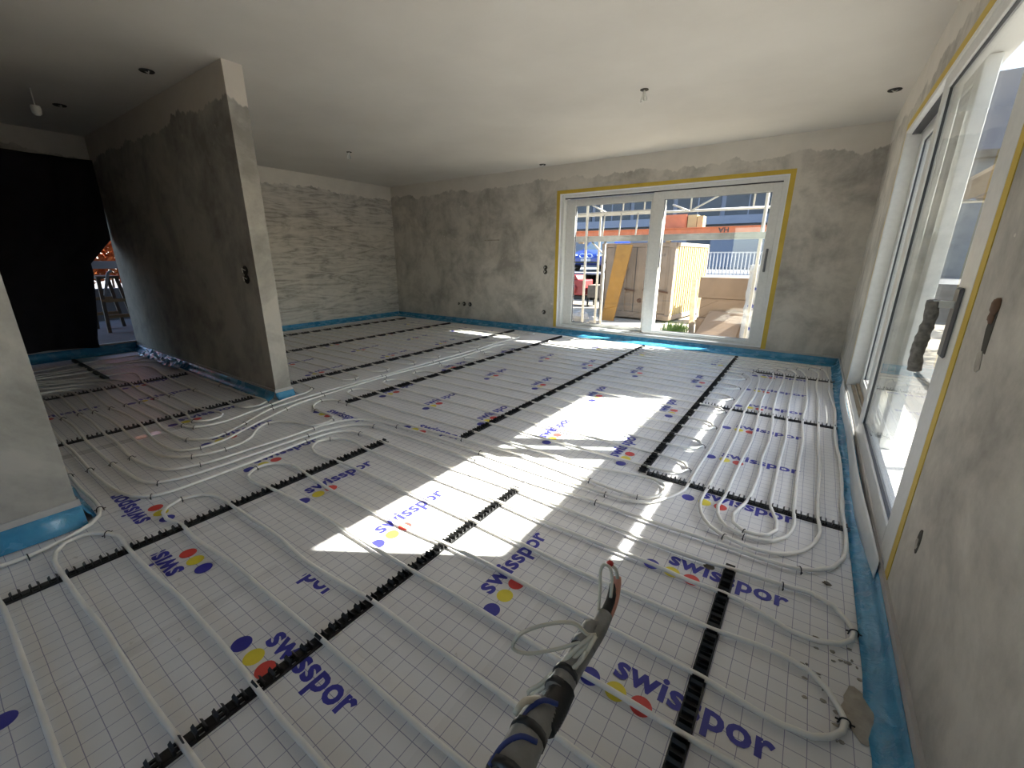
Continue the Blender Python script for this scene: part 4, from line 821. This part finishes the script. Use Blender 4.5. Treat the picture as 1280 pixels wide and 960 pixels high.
# side building, shrubs, slab edges
sb = tag(empty('building', (9, 22, -.06)), 'pale grey house seen through the glass door', 'building')
m = MB(); m.box(-6, 8, 0, 8, 0, 4.5); m.build('house_wall', M['grey_wall'], sb)
m = MB(); m.box(-6.3, 8.3, -.35, 8.3, 4.5, 4.72); m.build('roof', M['wood_grey'], sb)
for x in (-4.5, -1, 3):
    m = MB(); m.box(x, x+1.3, -.06, .05, 1.6, 3.0); m.build('house_window', M['win_dark'], sb)
def shrub(name, c, r, n, mat, label, seed, leaf=.05):
    rq = random.Random(seed); root = tag(empty(name, c), label, 'shrub')
    m = MB()
    for i in range(n):
        a = rq.uniform(0, 6.283); t = math.acos(rq.uniform(-.6, 1)); q = rq.uniform(.55, 1)**.5
        p = Vector((r[0]*math.sin(t)*math.cos(a)*q, r[1]*math.sin(t)*math.sin(a)*q, r[2]*(.95+math.cos(t)*q*.9)))
        u = Vector((rq.uniform(-1, 1), rq.uniform(-1, 1), rq.uniform(-1, 1))).normalized(); w = u.orthogonal().normalized(); s_ = leaf*rq.uniform(.6, 1.3)
        m.add([p-u*s_, p+w*s_*.5, p+u*s_, p-w*s_*.5], [(0, 1, 2, 3)])
    tag(m.build('foliage', M[mat], root), kind='stuff')
    m = MB()
    for i in range(6):
        a = i*1.05; m.tube([(0, 0, 0), (.3*r[0]*math.cos(a), .3*r[1]*math.sin(a), r[2]*.6), (.6*r[0]*math.cos(a), .6*r[1]*math.sin(a), r[2]*1.2)], [.03, .02, .008], 6)
    m.build('branches', M['wood_grey'], root, True)
    return root
shrub('shrub', (2.9, 10.2, -.3), (.8, .8, .85), 1400, 'leaf_yellow', 'yellow-green shrub outside the glass door, nearer one', 31, .07)
shrub('shrub', (4.6, 13.5, -.3), (1.2, 1.2, 1.1), 1600, 'leaf_yellow', 'yellow-green shrub outside the glass door, farther one', 32, .09)
b = MB(); b.box(XR+.75, XR+1.0, 2.0, 7.0, -.06, -.02); tag(b.build('concrete_kerb', M['paving']), 'pale concrete kerb on the terrace beside the door', 'kerb')
b = MB(); b.box(1.42, 2.1, 5.3, 5.55, -.06, .02); tag(b.build('white_board', M['white_out']), 'white board lying on the terrace beyond the door glass', 'board')

# ================================================================== beyond the curtain
shrub('autumn_hedge', (-12.6, 2.75, .03), (.9, 2.2, 1.55), 9000, 'leaf_orange', 'orange autumn hedge glimpsed through the curtain gap', 41, .085)
m = MB(); m.box(-11.3, -11.25, 1.2, 4.2, .98, 1.12); m.box(-11.3, -11.25, 1.2, 1.28, .03, .98); m.box(-11.3, -11.25, 4.1, 4.2, .03, .98); tag(m.build('grey_rail', M['grey_wall']), 'grey horizontal board in front of the autumn hedge', 'board')
m = MB(); m.box(-11.2, -11.0, 1.0, 4.5, .03, .62); tag(m.build('garden_wall', M['grey_wall']), 'low grey wall below the autumn hedge', 'low wall', kind='structure')
b = MB(); b.box(-10.6, XL-.25, -4, 4.5, 2.62, 2.78); b.box(-10.6, XL-.25, 3.4, 3.55, .03, 2.62); b.box(-10.6, XL-.25, -1.4, -1.25, .03, 2.62); struct('shade_porch', b, M['grey_wall'], 'unseen porch added to dim the curtain opening', 'roof')  # roof and side walls out of view, added to keep sky light off the hall
tr_ = tag(empty('trestle', (-9.5, 1.98, .03)), 'worn wooden trestle standing beyond the curtain gap', 'trestle')
for (x, y, dx, dy) in ((-.25, -.10, -.1, -.05), (.25, -.10, .1, -.05), (-.25, .12, -.1, .08), (.25, .12, .1, .08)):
    m = MB(); m.bar((x+dx, y+dy, 0), (x, y, .85), .045, .045); m.build('leg', M['wood_grey'], tr_)
for z in (.25, .5):
    m = MB(); m.bar((.3, -.14, z), (.3, .16, z), .03, .05); m.bar((-.3, -.14, z), (-.3, .16, z), .03, .05); m.build('rung', M['wood'], tr_)
m = MB(); m.box(-.3, .3, -.13, .15, .84, .88); m.build('trestle_top', M['wood_grey'], tr_)
m = MB(); m.tube([(-9.1, 1.88, .62), (-9.12, 1.98, .95), (-9.1, 2.03, 1.0)], .02, 8); tag(m.build('pipe_offcut', M['white_out'], None, True), 'pale tube offcut leaning on the wooden trestle', 'tube')
